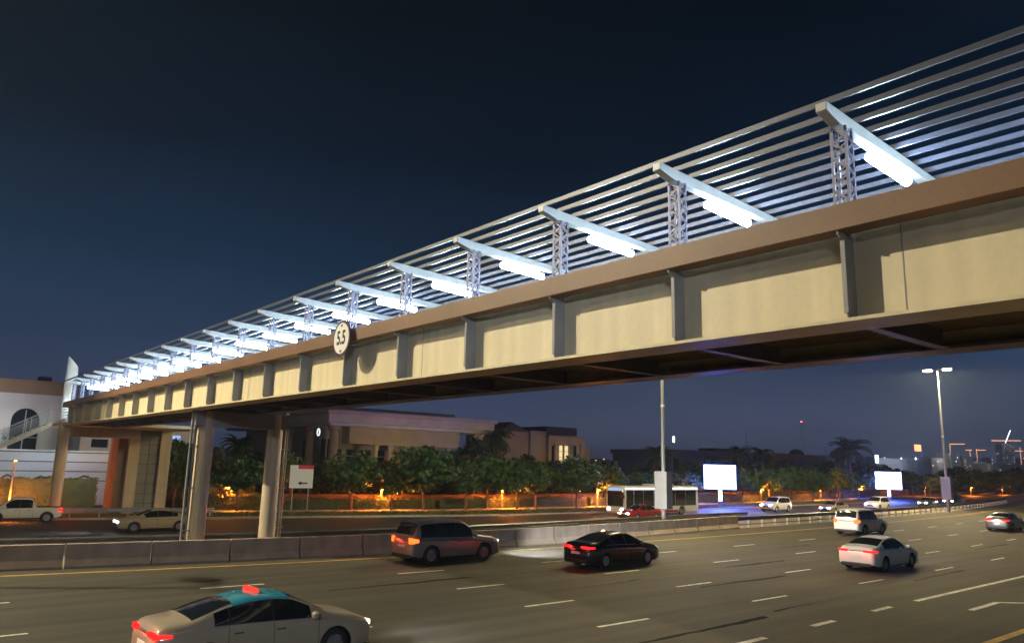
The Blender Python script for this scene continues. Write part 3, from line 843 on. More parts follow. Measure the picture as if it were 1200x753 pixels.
        m.v = [(x*.75+xm, s*(yb+.13)+y*1.15, z+zb2+.09) for x,y,z in m.v]; m.bar((xm,s*(yb-.02),zb2+.02),(xm,s*(yb+.10),zb2+.05),.05,.03)
        m.build('door_mirror', paint, root, smooth=50)
        for hx in S['handles']:
            yb,zb2 = yz(hx,8); m = MB(); m.box(hx-.1,hx+.1,min(s*(yb-.02),s*(yb+.022)),max(s*(yb-.02),s*(yb+.022)),zb2-.016,zb2+.016); m.build('door_handle', M['chrome'], root, bevel=.008)
        for gx in S['gaps']:
            m = MB(); hs = sect(gx)
            for ra in range(3,10):
                (ya,za),(yb,zb2) = hs[ra],hs[ra+1]
                m.add([(gx-.006,s*(ya+.0025),za),(gx+.006,s*(ya+.0025),za),(gx+.006,s*(yb+.0025),zb2),(gx-.006,s*(yb+.0025),zb2)],[(0,1,2,3)])
            m.build('door_gap', M['trim_black'], root, weld=True)
        # bright waist moulding under the glass
        m = MB(); xa0, xa1 = S['swin'][0][0]-.05, S['swin'][-1][1]+.05; px_ = frange(xa0,xa1,.2)
        for a,b in zip(px_,px_[1:]):
            (y0_,z0_),(y1_,z1_) = yz(a,11,.004), yz(b,11,.004)
            m.add([(a,s*y0_,z0_-.012),(b,s*y1_,z1_-.012),(b,s*(y1_-.003),z1_+.012),(a,s*(y0_-.003),z0_+.012)],[(0,1,2,3)])
        m.build('waist_moulding', M['trim_black'] if S.get('notrim') else M['chrome'], root, weld=True)
    m = MB(); m.box(-hl-.022,-hl+.2,-re+.05,re-.05,gc+.06,gc+.22); m.build('rear_bumper', M['trim_black'], root, bevel=.03, seg=3)
    m = MB(); m.box(hl-.2,hl+.02,-re+.06,re-.06,gc+.05,gc+.19); m.build('front_bumper', M['trim_black'], root, bevel=.03, seg=3)
    m = MB()
    for k in range(4): m.box(hl-.06,hl+.016,-.44,.44,hz-.26+k*.06,hz-.225+k*.06)
    m.box(hl-.06,hl+.008,-.46,.46,hz-.28,hz-.03); m.build('grille', M['trim_black'], root)
    for sx in (-1,1):
        m = MB(); m.box(min(sx*(hl-.04),sx*(hl+.02)),max(sx*(hl-.04),sx*(hl+.02)),-.26,.26,S['platez']-.055,S['platez']+.055); m.build('number_plate', M['plate'], root, bevel=.006)
    m = MB(); m.box(-hl-.018,-hl+.04,-re+tw_+.03,re-tw_-.03,tz-.015,tz+.025); m.build('boot_trim', M['chrome'], root)
    m = MB(); m.box(-hl-.006,-hl+.02,-re+.10,re-.10,S['platez']+.24,S['platez']+.25); m.build('boot_gap', M['trim_black'], root)
    return root
SEDAN = dict(L=4.82,W=1.86,r=.335,gc=.17,roof=[(-2.41,.80),(-2.36,.98),(-2.22,1.06),(-1.78,1.10),(-.98,1.36),(-.5,1.445),(.0,1.46),(.42,1.41),(1.26,1.02),(1.5,.965),(2.0,.88),(2.3,.76),(2.41,.60)],
             belt=[(-2.41,.92),(-1.5,.98),(.9,.92),(2.41,.72)], wroof=.60, swin=[(-1.28,-.98),(-.94,-.06),(.0,.84)], fwin=(.36,1.20), rwin=(-1.70,-.88), st=(-1.28,-.98,-.94,-.06,0,.84,.36,1.20,-1.70,-.88),
             wxr=-1.42, wxf=1.42, handles=(-.80,.12), gaps=(-1.0,-.03,1.0), tailz=.90, headz=.66, mir=.86, platez=.66)
SUV = dict(L=4.88,W=1.94,r=.39,gc=.23,roof=[(-2.44,.95),(-2.41,1.12),(-2.32,1.24),(-2.10,1.72),(-1.7,1.82),(-.5,1.86),(.15,1.84),(.45,1.77),(1.16,1.18),(1.4,1.13),(2.05,1.06),(2.32,.94),(2.44,.74)], round=.12, sm=.07,
           belt=[(-2.44,1.12),(-1.0,1.10),(.9,1.05),(2.44,.86)], wroof=.72, swin=[(-1.98,-1.16),(-1.08,-.12),(-.06,.80)], fwin=(.42,1.10), rwin=(-2.33,-2.08), st=(-1.98,-1.16,-1.08,-.12,-.06,.8,.42,1.10,-2.33,-2.08),
           wxr=-1.46, wxf=1.46, handles=(-.92,.08), gaps=(-1.12,-.09,.98), tailz=1.02, tailw=.17, tailh=.24, platez=.78, headz=.84, mir=.84)
PICKUP = dict(L=5.33,W=1.88,r=.385,gc=.30,roof=[(-2.665,.95),(-2.64,1.08),(-2.5,1.10),(-1.02,1.10),(-.94,1.16),(-.80,1.66),(-.55,1.77),(.2,1.80),(.52,1.73),(1.30,1.13),(1.5,1.10),(2.25,1.03),(2.5,.93),(2.665,.70)], round=.12, sm=.06, notrim=1,
              belt=[(-2.665,1.06),(.9,1.05),(2.665,.86)], wroof=.68, swin=[(-.74,-.02),(.05,.90)], fwin=(.50,1.22), rwin=(-.93,-.80), st=(-.74,-.02,.05,.9,.5,1.22,-.93,-.8),
              wxr=-1.70, wxf=1.42, handles=(-.55,.25), gaps=(-.80,.02,1.14), bed=(-2.56,-1.05,.62), tailz=.92, tailw=.12, tailh=.28, platez=.62, headz=.84, tw=.24, mir=.92)
def place(o, X, Y, z, heading):
    o.location = (X,Y,z); o.rotation_euler = (0,0,heading)
    return o
# near carriageway, driving away (+x)
tx = make_vehicle('taxi', 'cream taxi with teal roof and red roof sign in the lane nearest the camera', 'taxi', SEDAN, M['paint_cream'], None, M['paint_teal'], 'tail', 'head_dim')
place(tx, 7.0, 17.05, .004, R(1))
m = MB(); m.prism([(-.07,1.478),(.07,1.478),(.045,1.565),(-.045,1.565)],'y',-.30,.30)
o = m.build('roof_sign', M['taxi_sign'], tx); o.location.x = -.25
m = MB()
for s in (-1,1): m.box(-1.75,1.55,min(s*.915,s*.9235),max(s*.915,s*.9235),.60,.665)
suv = make_vehicle('suv', 'grey suv with dark windows and glowing tail lamps in the lane beside the concrete barriers', 'suv', SUV, M['paint_silver'], None, None, 'tail_amber','head_dim', beams=9000)
place(suv, 20.6, 29.3, .004, R(.5))
bc = make_vehicle('car', 'black saloon in the middle lane under the right half of the footbridge', 'car', SEDAN, M['paint_black'], None, None, 'tail','head_dim')
place(bc, 26.5, 24.5, .004, R(1))
sd = make_vehicle('car', 'white saloon with red tail lamps right behind the suv on the right of the road', 'car', SEDAN, M['paint_white'], None, None, 'tail','head_dim')
place(sd, 37.2, 17.3, .004, R(1))
ws = make_vehicle('suv', 'white suv with amber tail lamps driving ahead of the white saloon', 'suv', SUV, M['paint_white'], None, None, 'tail_amber','head_dim')
place(ws, 55.9, 27.2, .004, R(2))
dk = make_vehicle('car', 'dark grey saloon alone at the right edge of the road', 'car', SEDAN, M['paint_grey'], None, None, 'tail','head_dim')
place(dk, 73.2, 23.4, .004, R(4))
# far carriageway, coming towards the left (-x)
pk = make_vehicle('pickup_truck', 'white double cab pickup at the left edge of the far road', 'pickup', PICKUP, M['paint_white'], None, None, 'tail','head_dim')
place(pk, 8.55, 66.6, ZF+.004, R(180-4))
pc = make_vehicle('car', 'pale saloon with bright headlamps left of the bridge columns', 'car', SEDAN, M['paint_cream'])
place(pc, 15.2, 56.4, ZF+.004, R(180-3))
rc = make_vehicle('car', 'red saloon with headlamps on in front of the bus', 'car', SEDAN, M['paint_red'])
place(rc, 58.7, 50.6, ZF+.004, R(180))
vn = make_vehicle('suv', 'white boxy suv with headlamps on right of the first billboard', 'suv', SUV, M['paint_white'])
place(vn, 88.6, 53.9, ZF+.004, R(182))
s2 = make_vehicle('car', 'low pale saloon with headlamps on right of the white boxy suv', 'car', SEDAN, M['paint_silver'])
place(s2, 94.6, 49.4, ZF+.004, R(182))
s3 = make_vehicle('suv', 'white suv with bright headlamps below the far billboard', 'suv', SUV, M['paint_white'])
place(s3, 109.6, 50.8, ZF+.004, R(183))
s4 = make_vehicle('car', 'dark saloon with bright headlamps left of the lit street lamp', 'car', SEDAN, M['paint_grey'])
place(s4, 131.5, 52.8, ZF+.004, R(184))
s5 = make_vehicle('car', 'dark car with headlamps on just right of the lit street lamp, farthest on the road', 'car', SEDAN, M['paint_black'])
place(s5, 149.5, 55.0, ZF+.004, R(186))
s6 = make_vehicle('suv', 'dark suv with headlamps on close behind the dark saloon by the lit street lamp', 'suv', SUV, M['paint_black'])
place(s6, 141.0, 52.6, ZF+.004, R(185))

# bus -------------------------------------------------------------------
bus = thing('bus', 'long city bus with dark windows and pale roof line behind the lamp post', 'bus', (0,0,0))
L,W,H = 12.4,2.55,3.15; hl=L/2
bmsh = MB(); bmsh.box(-hl,hl,-W/2,W/2,.34,H-.0); body = bmsh.mesh('body', M['paint_white'], bevel=.13, seg=4)
cut = []
for x in (-3.3,3.3):
    for s in (-1,1):
        c = MB(); c.tube([(x,s*(W/2-.35),.48),(x,s*(W/2+.3),.48)], .60, 28); cut.append(c.mesh('c', M['trim_black']))
body = boolean(body, cut, 'body'); body.shade_smooth(); body.set_sharp_from_angle(angle=R(40)); link('body', body, bus)
for s in (-1,1):
    y0,y1 = s*(W/2-.02), s*(W/2+.012)
    for x0,x1 in ((-5.75,-3.95),(-3.9,-2.1),(-2.05,-.3),(-.25,1.5),(1.55,3.2),(3.25,4.7)):
        m = MB(); m.box(x0,x1,min(y0,y1),max(y0,y1),1.05,2.70); m.build('side_window', M['glass'], bus)
    m = MB(); m.box(4.78,5.9,min(y0,y1),max(y0,y1),.55,2.70); m.build('door', M['glass'], bus)
    m = MB(); m.box(-hl+.15,hl-.15,min(s*(W/2-.02),s*(W/2+.02)),max(s*(W/2-.02),s*(W/2+.02)),2.80,2.95); m.build('roof_line', M['bus_stripe_glow'], bus)  # white roof stripe given its own glow
    m = MB(); m.box(-2.6,2.6,min(y0,y1),max(y0,y1),.42,.62); m.build('skirt_strip', M['paint_red'], bus)
    tm, rm = wheel_meshes(.48,.28)
    for x in (-3.3,3.3):
        w_ = link('wheel', tm, bus, (x,s*(W/2-.17),.48)); link('rim', rm, w_)
    m = MB(); m.box(hl-.02,hl+.03,min(s*.75,s*1.1),max(s*.75,s*1.1),.65,.85); m.build('headlight', M['head'], bus, bevel=.015)
    m = MB(); m.box(-hl-.02,-hl+.03,min(s*.95,s*1.15),max(s*.95,s*1.15),.8,1.15); m.build('taillight', M['tail'], bus)
    m = MB(); m.tube([(hl-.1,s*1.2,2.6),(hl+.25,s*1.4,2.55),(hl+.27,s*1.4,2.2)], .03, 8); m.box(hl+.2,hl+.32,min(s*1.3,s*1.5),max(s*1.3,s*1.5),1.9,2.25); m.build('mirror', M['trim_black'], bus)
m = MB(); m.box(hl-.02,hl+.014,-1.1,1.1,1.05,2.62); m.build('windscreen', M['glass'], bus)
m = MB(); m.box(hl-.02,hl+.016,-.95,.95,2.66,2.92); m.build('destination_panel', M['far_blue'], bus)
m = MB(); m.box(-2.5,1.0,-.8,.8,H-.02,H+.2); m.build('roof_unit', M['paint_white'], bus, bevel=.06)
place(bus, 66.0, 54.9, ZF+.004, R(180))

# motorcycle with rider beside the dark cars ---------------------------------
def motorcycle(label, plabel, X, Y, head):
    mc = thing('motorcycle', label, 'motorcycle')
    tm, rm = wheel_meshes(.30,.13)
    for x in (-.65,.68):
        w_ = link('wheel', tm, mc, (x,0,.30)); link('rim', rm, w_)
    m = MB(); m.tube([(-.75,0,.78),(-.3,0,.80),(.1,0,.86),(.42,0,.80)], [.08,.13,.17,.10], 10); m.build('tank_and_seat', M['paint_red'], mc, smooth=60)
    m = MB(); m.box(-.28,.28,-.15,.15,.30,.66); m.build('engine', M['trim_black'], mc, bevel=.05)
    for s in (-1,1):
        m = MB(); m.tube([(.68,s*.1,.30),(.45,s*.1,.95)], .03, 8); m.build('fork', M['chrome'], mc)
    m = MB(); m.tube([(.40,-.36,1.04),(.48,-.1,1.0),(.48,.1,1.0),(.40,.36,1.04)], .018, 8); m.build('handlebar', M['trim_black'], mc)
    m = MB(); m.box(.52,.60,-.1,.1,.82,.98); m.build('headlight', M['head'], mc, bevel=.03)
    m = MB(); m.box(-.98,-.45,-.26,.26,.86,1.36); m.build('delivery_box', M['paint_white'], mc, bevel=.03)
    place(mc, X, Y, ZF+.004, head)
    # rider: one skinned body, sitting on the seat with hands on the bar
    J = [(-.12,0,.98,.16),(-.08,0,1.22,.15),(.0,0,1.46,.17),(.03,0,1.58,.07),(.06,0,1.72,.105),
         (.0,.20,1.46,.075),(.12,.30,1.24,.055),(.38,.32,1.07,.045),(.0,-.20,1.46,.075),(.12,-.30,1.24,.055),(.38,-.32,1.07,.045),
         (-.06,.13,.93,.11),(.30,.20,.78,.085),(.02,.20,.40,.06),(.15,.20,.34,.05),(-.06,-.13,.93,.11),(.30,-.20,.78,.085),(.02,-.20,.40,.06),(.15,-.20,.34,.05)]
    E_ = [(0,1),(1,2),(2,3),(3,4),(2,5),(5,6),(6,7),(2,8),(8,9),(9,10),(0,11),(11,12),(12,13),(13,14),(0,15),(15,16),(16,17),(17,18)]
    me = bpy.data.meshes.new('body'); me.from_pydata([j[:3] for j in J], E_, [])
    t = bpy.data.objects.new('t', me); col.objects.link(t); sk = t.modifiers.new('s','SKIN'); 
    for v,j in zip(me.skin_vertices[0].data, J): v.radius = (j[3],j[3])
    me.skin_vertices[0].data[0].use_root = True
    t.modifiers.new('u','SUBSURF').levels = 1
    bm_ = bpy.data.meshes.new_from_object(t.evaluated_get(bpy.context.evaluated_depsgraph_get())); bpy.data.objects.remove(t)
    bm_.name='body'; bm_.materials.clear(); bm_.materials.append(M['paint_grey']); bm_.shade_smooth()
    pr = thing('person', plabel, 'person'); link('body', bm_, pr)
    m = MB(); n=[]; m.lathe_z([(0,-.13),(.12,-.11),(.145,0),(.12,.11),(.0,.15)],16,(.07,0,1.73)); m.build('helmet', M['paint_white'], pr, smooth=60)
    place(pr, X, Y, ZF+.004, head)
motorcycle('motorcycle with its headlamp lit riding beside the dark cars by the lit street lamp', 'rider in dark clothes and white helmet on the motorcycle', 145.0, 54.6, R(185))

# ------------------------------------------------------------------ billboards
def billboard(label, p, w_, h_, zb_, face):
    root = thing('billboard', label, 'billboard', (p.x,p.y,ZF+.13), face, 'lit billboards beside the far road')
    m = MB(); m.box(-w_/2,w_/2,-.12,.12,zb_,zb_+h_); m.build('frame', M['billboard_halo'], root, bevel=.02)  # frame made to glow blue, standing in for the halo round the screen
    m = MB(); m.box(-w_/2+.06,w_/2-.06,-.135,-.122,zb_+.06,zb_+h_-.06); m.build('screen', M['billboard_white'], root)
    m = MB(); m.box(-w_/2+.06,w_/2-.06,.122,.135,zb_+.06,zb_+h_-.06); m.build('rear_screen', M['billboard_blue'], root)
    m = MB(); m.box(-w_*.05,w_*.05,-.14,.14,zb_*.35,zb_-.002); m.build('post_light', M['billboard_white'], root)
    m = MB(); m.box(-w_*.06,w_*.06,-.2,.2,0,zb_*.35-.002); m.build('base', M['cabinet_dark'], root)
    light('screen_glow','POINT',(0,-1.2,zb_+h_*.5), 9000, (.05,.12,1.0), root, radius=.8)
    light('screen_glow','POINT',(0,1.6,zb_+h_*.5), 9000, (.02,.06,1.0), root, radius=.8)
p = at(843.5, 560, 61.5); b1z = at(843,573,61.5).z-(ZF+.13); d1 = 35/FOC*(Vector((p.x,p.y,0)).length)
billboard('large lit white billboard with blue glow right of the bus', p, 4.25, 3.25, b1z, math.atan2(p.x,-p.y)+math.pi if False else R(-48))
p = at(1041, 563, 67.0); b2z = at(1041,573,67.0).z-(ZF+.13)
billboard('smaller lit white billboard far off, left of the lit street lamp', p, 4.6, 3.3, b2z, R(-58))

# information board -------------------------------------------------------
q = at(352, 575, 71.2); ib = thing('information_sign', 'white board with red top strip on two posts beside the right bridge column', 'sign', (q.x,71.2,ZF+.13), R(-18))
for s in (-.75,.75):
    m = MB(); m.box(s-.05,s+.05,-.05,.05,0,2.5); m.build('post', M['galv'], ib)
m = MB(); m.box(-1.12,1.12,-.09,-.052,2.15,4.35); m.build('board', M['sign_white'], ib)
m = MB(); m.box(-.35,1.12,-.096,-.0905,4.0,4.352); m.build('red_strip', M['sign_red'], ib)
m = MB(); m.prism([(-.35,2.62),(.02,2.82),(.02,2.68),(.6,2.68),(.6,2.56),(.02,2.56),(.02,2.42)],'y',-.096,-.0905); m.build('arrow', M['sign_black'], ib)
# ------------------------------------------------------------------ trees
def crown_mesh(seed, rx, rz, n, leaf, mat_, clumps=16):
    rd = random.Random(seed); m = MB()
    cl = []
    for k in range(clumps):
        while True:
            x,y,z = (rd.uniform(-1,1) for _ in range(3)); d = math.sqrt(x*x+y*y+z*z)
            if .25 < d < .95: break
        cl.append((x*rx*.78,y*rx*.78,z*rz*.74, rd.uniform(.24,.46)*rx))
    cl.append((0,0,0,rx*.55))
    for k in range(n):
        cx,cy,cz,cr = cl[rd.randrange(len(cl))] if rd.random() < .95 else cl[-1]
        while True:
            u = Vector([rd.gauss(0,1) for _ in range(3)])
            if u.length > .1: break
        u.normalize(); rr = cr*(rd.random()**.4)
        p = Vector((cx,cy,cz)) + Vector((u.x*rr,u.y*rr,u.z*rr*.85))
        nn = (u*1.1 + Vector([rd.gauss(0,.6) for _ in range(3)])).normalized()
        a = nn.orthogonal().normalized(); a = (Matrix.Rotation(rd.uniform(0,6.28),3,nn) @ a); b = nn.cross(a)
        s = leaf*rd.uniform(.6,1.25)
        m.add([p-a*s*.5, p+b*s*.32, p+a*s*.62, p-b*s*.32], [(0,1,2,3)])
    return m.mesh('crown', mat_)
def trunk_mesh(seed, h, r):
    rd = random.Random(seed); m = MB()
    bx, by = rd.uniform(-.2,.2), rd.uniform(-.2,.2)
    m.tube([(0,0,-.05),(bx*.3,by*.3,h*.35),(bx,by,h*.7),(bx*1.2,by*1.2,h)], [r*1.25,r,r*.8,r*.55], 9)
    for k in range(5):
        a = k*1.26+rd.random(); z = h*rd.uniform(.55,.95)
        m.tube([(bx,by,z),(bx+math.cos(a)*.6,by+math.sin(a)*.6,z+.7),(bx+math.cos(a)*1.3,by+math.sin(a)*1.3,z+1.6)], [r*.5,r*.34,r*.12], 6)
    return m.mesh('trunk', M['bark'], smooth=60)
CR = [crown_mesh(100+i, 1.0, .80, 2600, .15, M['leaf_green'], 18+i) for i in range(4)]
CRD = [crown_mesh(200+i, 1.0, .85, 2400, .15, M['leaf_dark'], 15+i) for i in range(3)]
TR = [trunk_mesh(300+i, 2.6, .11) for i in range(3)]
tcount = [0]
def tree(label, X, Y, top, rad, trunk_h=1.7, dark=False, group='round street trees along the far pavement', name='street_tree'):
    i = tcount[0]; tcount[0] += 1
    root = thing(name, label, 'tree', (X,Y,ZF+.13), i*1.7, group)
    H = top-(ZF+.13); ch = (H-trunk_h)/2
    trunk_h *= .78
    ch = (H-trunk_h)/2*1.06
    t = link('trunk', TR[i%3], root); t.scale = (1.2,1.2,(trunk_h+ch*.7)/2.6)
    c = link('crown', (CRD if dark else CR)[i%(3 if dark else 4)], root, (0,0,H-ch*.97)); c.scale = (rad, rad, ch/.80)
    return root
# (crown centre px, crown top py, Y, half width px, label)
FT = [
 (212,508,76,36,'dark bushy tree right of the lift tower',1.2),
 (284,527,72.5,34,'round green tree seen between the two bridge columns',1.9),
 (345,533,75.5,22,'round tree just right of the second column, behind the white board',1.9),
 (415,527,71,40,'broad green tree in front of the columned portico',1.6),
 (461,548,69,15,'small young tree in the gap right of the broad portico tree',1.4),
 (500,513,68.5,42,'tallest round tree, under the right end of the big flat roof',2.0),
 (548,540,67.5,24,'slim trunked tree right of the tallest round tree',1.8),
 (572,531,69,34,'dense tree left of the two close trunks',1.6),
 (607,535,67,30,'left tree of the pair with two close trunks in front of the villa',1.9),
 (629,534,67.4,27,'right tree of the pair with two close trunks in front of the villa',1.9),
 (676,535,67,35,'round tree below the lit window of the villa',1.8),
 (712,543,68.5,26,'tree just left of the bus front',1.6),
 (748,551,70,28,'tree behind the front of the bus',1.6),
 (802,549,70,26,'tree behind the bus, left of the first billboard',1.6),
 (868,548,69,24,'blue tinted tree just right of the first billboard',1.6),
 (900,547,69,26,'tree above the white boxy suv',1.6),
 (926,543,71,24,'tree right of the one above the white boxy suv',1.6),
 (951,547,70,26,'green tree with orange light on its trunk',1.5),
 (982,548,71,22,'tree left of the big palm trunk',1.6),
 (1005,553,71,20,'tree just left of the far billboard',1.6),
 (1069,553,76,16,'first tree right of the far billboard',1.6),
 (1088,552,77,18,'tree left of the lit street lamp pole',1.6),
 (1120,550,78,18,'first tree right of the lit street lamp',1.6),
 (1142,551,80,16,'second tree right of the lit street lamp',1.6),
 (1164,550,80,18,'third tree right of the lit street lamp',1.6),
 (1190,549,82,18,'tree at the right edge of the photo',1.6)]
for px, py, Y, hw, lab, th in FT:
    p = at(px, py, Y); depth = (p-Vector((0,0,CAM_H))).dot(FWD)
    tree(lab[0].upper()*0+lab, p.x, Y, p.z, hw*depth/FOC, th)
BT = [(190,520,92,34),(232,515,94,36),(268,524,92,30),(310,522,94,34),(376,534,84,30),(440,533,84,32),(478,526,86,32),(530,522,88,36),(560,512,92,30),(596,525,88,30),(646,536,88,28),
      (700,538,90,30),(734,543,90,24),(772,540,92,26),(822,538,92,26),(856,535,92,28),(888,538,92,24),(914,540,92,24),(944,538,92,24),(972,536,92,22),(1018,540,94,24),(1056,545,98,18),(1104,546,100,16),(1132,546,100,16),(1156,547,102,16),(1180,546,102,16)]
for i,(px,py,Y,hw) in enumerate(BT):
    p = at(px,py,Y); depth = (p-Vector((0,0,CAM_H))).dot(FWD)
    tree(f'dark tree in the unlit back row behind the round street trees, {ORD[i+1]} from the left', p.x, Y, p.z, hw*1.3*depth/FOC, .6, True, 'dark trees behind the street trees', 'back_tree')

# palms -------------------------------------------------------------------
def palm_crown(seed, r):
    rd = random.Random(seed); m = MB()
    for k in range(44):
        a = rd.uniform(0,6.28); el0 = rd.uniform(-.35,1.35); Ln = r*rd.uniform(.85,1.1); pts=[]
        p = Vector((0,0,0)); e = el0
        for j in range(9):
            pts.append(p.copy()); p = p+Vector((math.cos(a)*math.cos(e),math.sin(a)*math.cos(e),math.sin(e)))*(Ln/8); e -= .17+.05*j*.4
        m.tube(pts, [.035-.003*j for j in range(9)], 4)
        for j in range(1,9):
            d = (pts[j]-pts[j-1]).normalized(); side = d.cross(Vector((0,0,1)))
            if side.length < .05: continue
            side.normalize()
            for q in (0,.33,.66):
                base = pts[j-1].lerp(pts[j],q); ll = r*.26*(1-abs(j+q-4)/7)
                for s in (-1,1):
                    tip = base+(side*s*.8+d*.65+Vector((0,0,-.25))).normalized()*ll
                    m.add([base-d*.05, base+d*.05, tip],[(0,1,2)])
    return m.mesh('crown', M['palm_leaf'])
PCM = [palm_crown(i, 1.0) for i in (1,2)]
def palm(label, px, py, Y, hw, i):
    p = at(px,py,Y); depth = (p-Vector((0,0,CAM_H))).dot(FWD); r = hw*depth/FOC
    root = thing('palm_tree', label, 'palm', (p.x,Y,ZF), i*2.1, 'palms behind the trees')
    h = p.z-ZF-r*.72
    m = MB(); m.tube([(0,0,0),(.1,0,h*.5),(.0,.1,h)], [.3,.24,.22], 10); m.build('trunk', M['bark'], root, smooth=60)
    c = link('crown', PCM[i%2], root, (0,.1,h)); c.scale = (r,r,r)
palm('tall palm with a wide crown standing above the trees left of the far billboard', 994, 507, 80, 30, 0)
palm('palm beside the lamp post in front of the bus', 771, 518, 100, 20, 1)
palm('left palm of the group behind the first billboard', 866, 519, 100, 17, 2)
palm('right palm of the group behind the first billboard', 893, 521, 100, 17, 3)
palm('dark palm behind the trees between the bridge columns', 283, 505, 100, 26, 4)
palm('dark palm left of the villa roof', 583, 497, 100, 24, 5)

# hedges ------------------------------------------------------------------
def hedge(label, x0, x1, yf, depth, h, seed, group='clipped hedges behind the far pavement', nm='hedge'):
    rd = random.Random(seed); m = MB(); L = x1-x0; y0, y1 = yf(x0), yf(x1)
    root_y = y0; ang = math.atan2(y1-y0, L); L = math.hypot(L, y1-y0)
    m.box(.1,L-.1,.12,depth-.12,0,h-.12, 0)
    for k in range(int(L*h*210)):
        f = rd.random(); x = rd.uniform(0,L)
        bump = .12*math.sin(x*2.1+seed)+.08*math.sin(x*5.3)
        if f < .62: p = Vector((x, .05+rd.gauss(0,.06), rd.uniform(0,h))); nn = Vector((rd.gauss(0,.5),-1,rd.gauss(0,.5)))
        else: p = Vector((x, rd.uniform(0,depth), h-.03+bump+rd.gauss(0,.05))); nn = Vector((rd.gauss(0,.5),rd.gauss(0,.5),1))
        nn.normalize(); a = nn.orthogonal().normalized(); a = Matrix.Rotation(rd.uniform(0,6.28),3,nn) @ a; b = nn.cross(a); s = rd.uniform(.09,.19)
        m.add([p-a*s*.5,p+b*s*.36,p+a*s*.6,p-b*s*.36],[(0,1,2,3)])
    o = m.build(nm, M['leaf_hedge']); o.location = (x0,y0,ZF+.12); o.rotation_euler = (0,0,ang)
    return tag(o, label, 'hedge', group)
HX = [(22.6,31,1.3,'orange lit hedge between the bridge columns'),(31.6,38,.95,'low hedge behind the white board and right bridge column'),(38.4,47,1.0,'low hedge below the columned building'),
      (47.6,58,1.0,'low hedge under the tallest round tree'),(58.6,70,1.0,'low hedge behind the two close trunks'),(70.6,84,1.0,'low hedge hidden partly by the bus'),
      (84.6,100,1.0,'low hedge behind the white boxy suv'),(100.6,118,1.0,'low hedge between the white boxy suv and the far billboard'),(118.6,140,1.0,'low hedge behind the far billboard post'),(140.6,170,1.0,'low hedge at the right edge behind the lit street lamp')]
for i,(a,b,h,lab) in enumerate(HX):
    hedge(lab, a, b, lambda X: PATH1(X)+.5, 1.2, h*1.12, i)
hedge('tall clipped hedge glowing orange behind the white pickup, below the striped white wall', -2, 16.0, lambda X: 79.5-(X)*.05, 1.5, 2.75, 60)
hedge('tall dark hedge behind the lift tower and dark bushy tree', 21, 32, lambda X: 82.0, 1.4, 2.2, 61)

# low garden wall behind the hedges
gw = MB(); gx = frange(24,200,8)
for a,b in zip(gx,gx[1:]):
    ya, yb = PATH1(a)+3.2, PATH1(b)+3.2
    gw.bar((a,ya,ZF+.7),(b-.02,yb,ZF+.7),.25,1.5)
    gw.bar((a,ya,ZF+1.5),(b-.02,yb,ZF+1.5),.4,.09)
tag(gw.build('garden_wall', M['wall_orange']), 'low tan garden wall behind the street trees and hedges', 'wall')

# striped wall on the left
bw = thing('boundary_wall', 'pale wall with dark horizontal grooves behind the white pickup', 'wall', (-14,85,ZF))
m = MB()
for i in range(4): m.box(0,38.5,0,.3,1.6+i*.9+.0,1.6+i*.9+.80)
m.box(0,38.5,.02,.28,0,1.58); m.build('wall_bands', M['louvre'], bw, bevel=.01)
m = MB(); m.box(0,38.5,.1,.25,1.5,5.3); m.build('wall_core', M['galv_dark'], bw)
m = MB(); m.box(-.05,38.55,-.05,.35,5.22,5.34); m.build('coping', M['white_paint'], bw)

# ------------------------------------------------------------------ left building
lb = thing('left_building', 'pale building with tan cornice and tall arched window at the left edge', 'building', (-20,110,ZF))
m = MB(); m.box(0,38.3,0,24,0,12.2); wall = m.mesh('wall', M['stucco_white'])
def arch_poly(cx, w_, z0, z1, n=16):
    r_ = w_/2; return [(cx-r_,z0),(cx+r_,z0)]+[(cx+r_*math.cos(math.pi*k/n), z1-r_+r_*math.sin(math.pi*k/n)) for k in range(n+1)]
pa = at(32,478,110); pb_ = at(32,580,110); acx = pa.x+20; aw = 3.0
c1 = MB(); c1.prism(arch_poly(acx, aw, 1.0, pa.z-ZF), 'y', -.5, .6); wall = boolean(wall, [c1.mesh('c', M['stucco_white'])], 'wall'); link('wall', wall, lb)
m = MB(); m.box(-.2,38.6,-.35,24.2,12.2,13.9); m.box(-.4,38.9,-.6,24.4,13.55,13.9); m.build('cornice', M['cornice'], lb, bevel=.03)
m = MB(); m.prism(arch_poly(acx, aw-.02, 1.0, pa.z-ZF-.01), 'y', .45, .5); wn = m.build('window', M['window_dark'], lb)
m = MB(); m.box(acx-.05,acx+.05,.36,.445,1,pa.z-ZF-.2)
for z in (2.4,3.9,5.4,6.9): m.box(acx-aw/2,acx+aw/2,.37,.44,z-.04,z+.04)
m.build('window_bars', M['white_steel'], wn)
m = MB(); outer = arch_poly(acx, aw+.5, 1.0, pa.z-ZF+.25); inner = arch_poly(acx, aw, 1.0, pa.z-ZF)
for (a,b,c_,d) in zip(outer[1:],outer[2:],inner[2:],inner[1:]):
    m.add([(q[0],yy,q[1]) for yy in (-.06,-.003) for q in (a,b,c_,d)], [(0,1,2,3),(7,6,5,4),(0,4,5,1),(1,5,6,2),(2,6,7,3),(3,7,4,0)])
m.build('arch_surround', M['stucco_white'], lb)
for i,xx in enumerate((3,12,22,29,35)):
    m = MB(); m.box(xx,xx+1.5,6,7.5,13.91,15.0); m.build('roof_unit', M['roof_dark'], lb, bevel=.05)
ax_ = thing('annex_building', 'low white annex building right of the arched window building', 'building', (18.6,104,ZF))
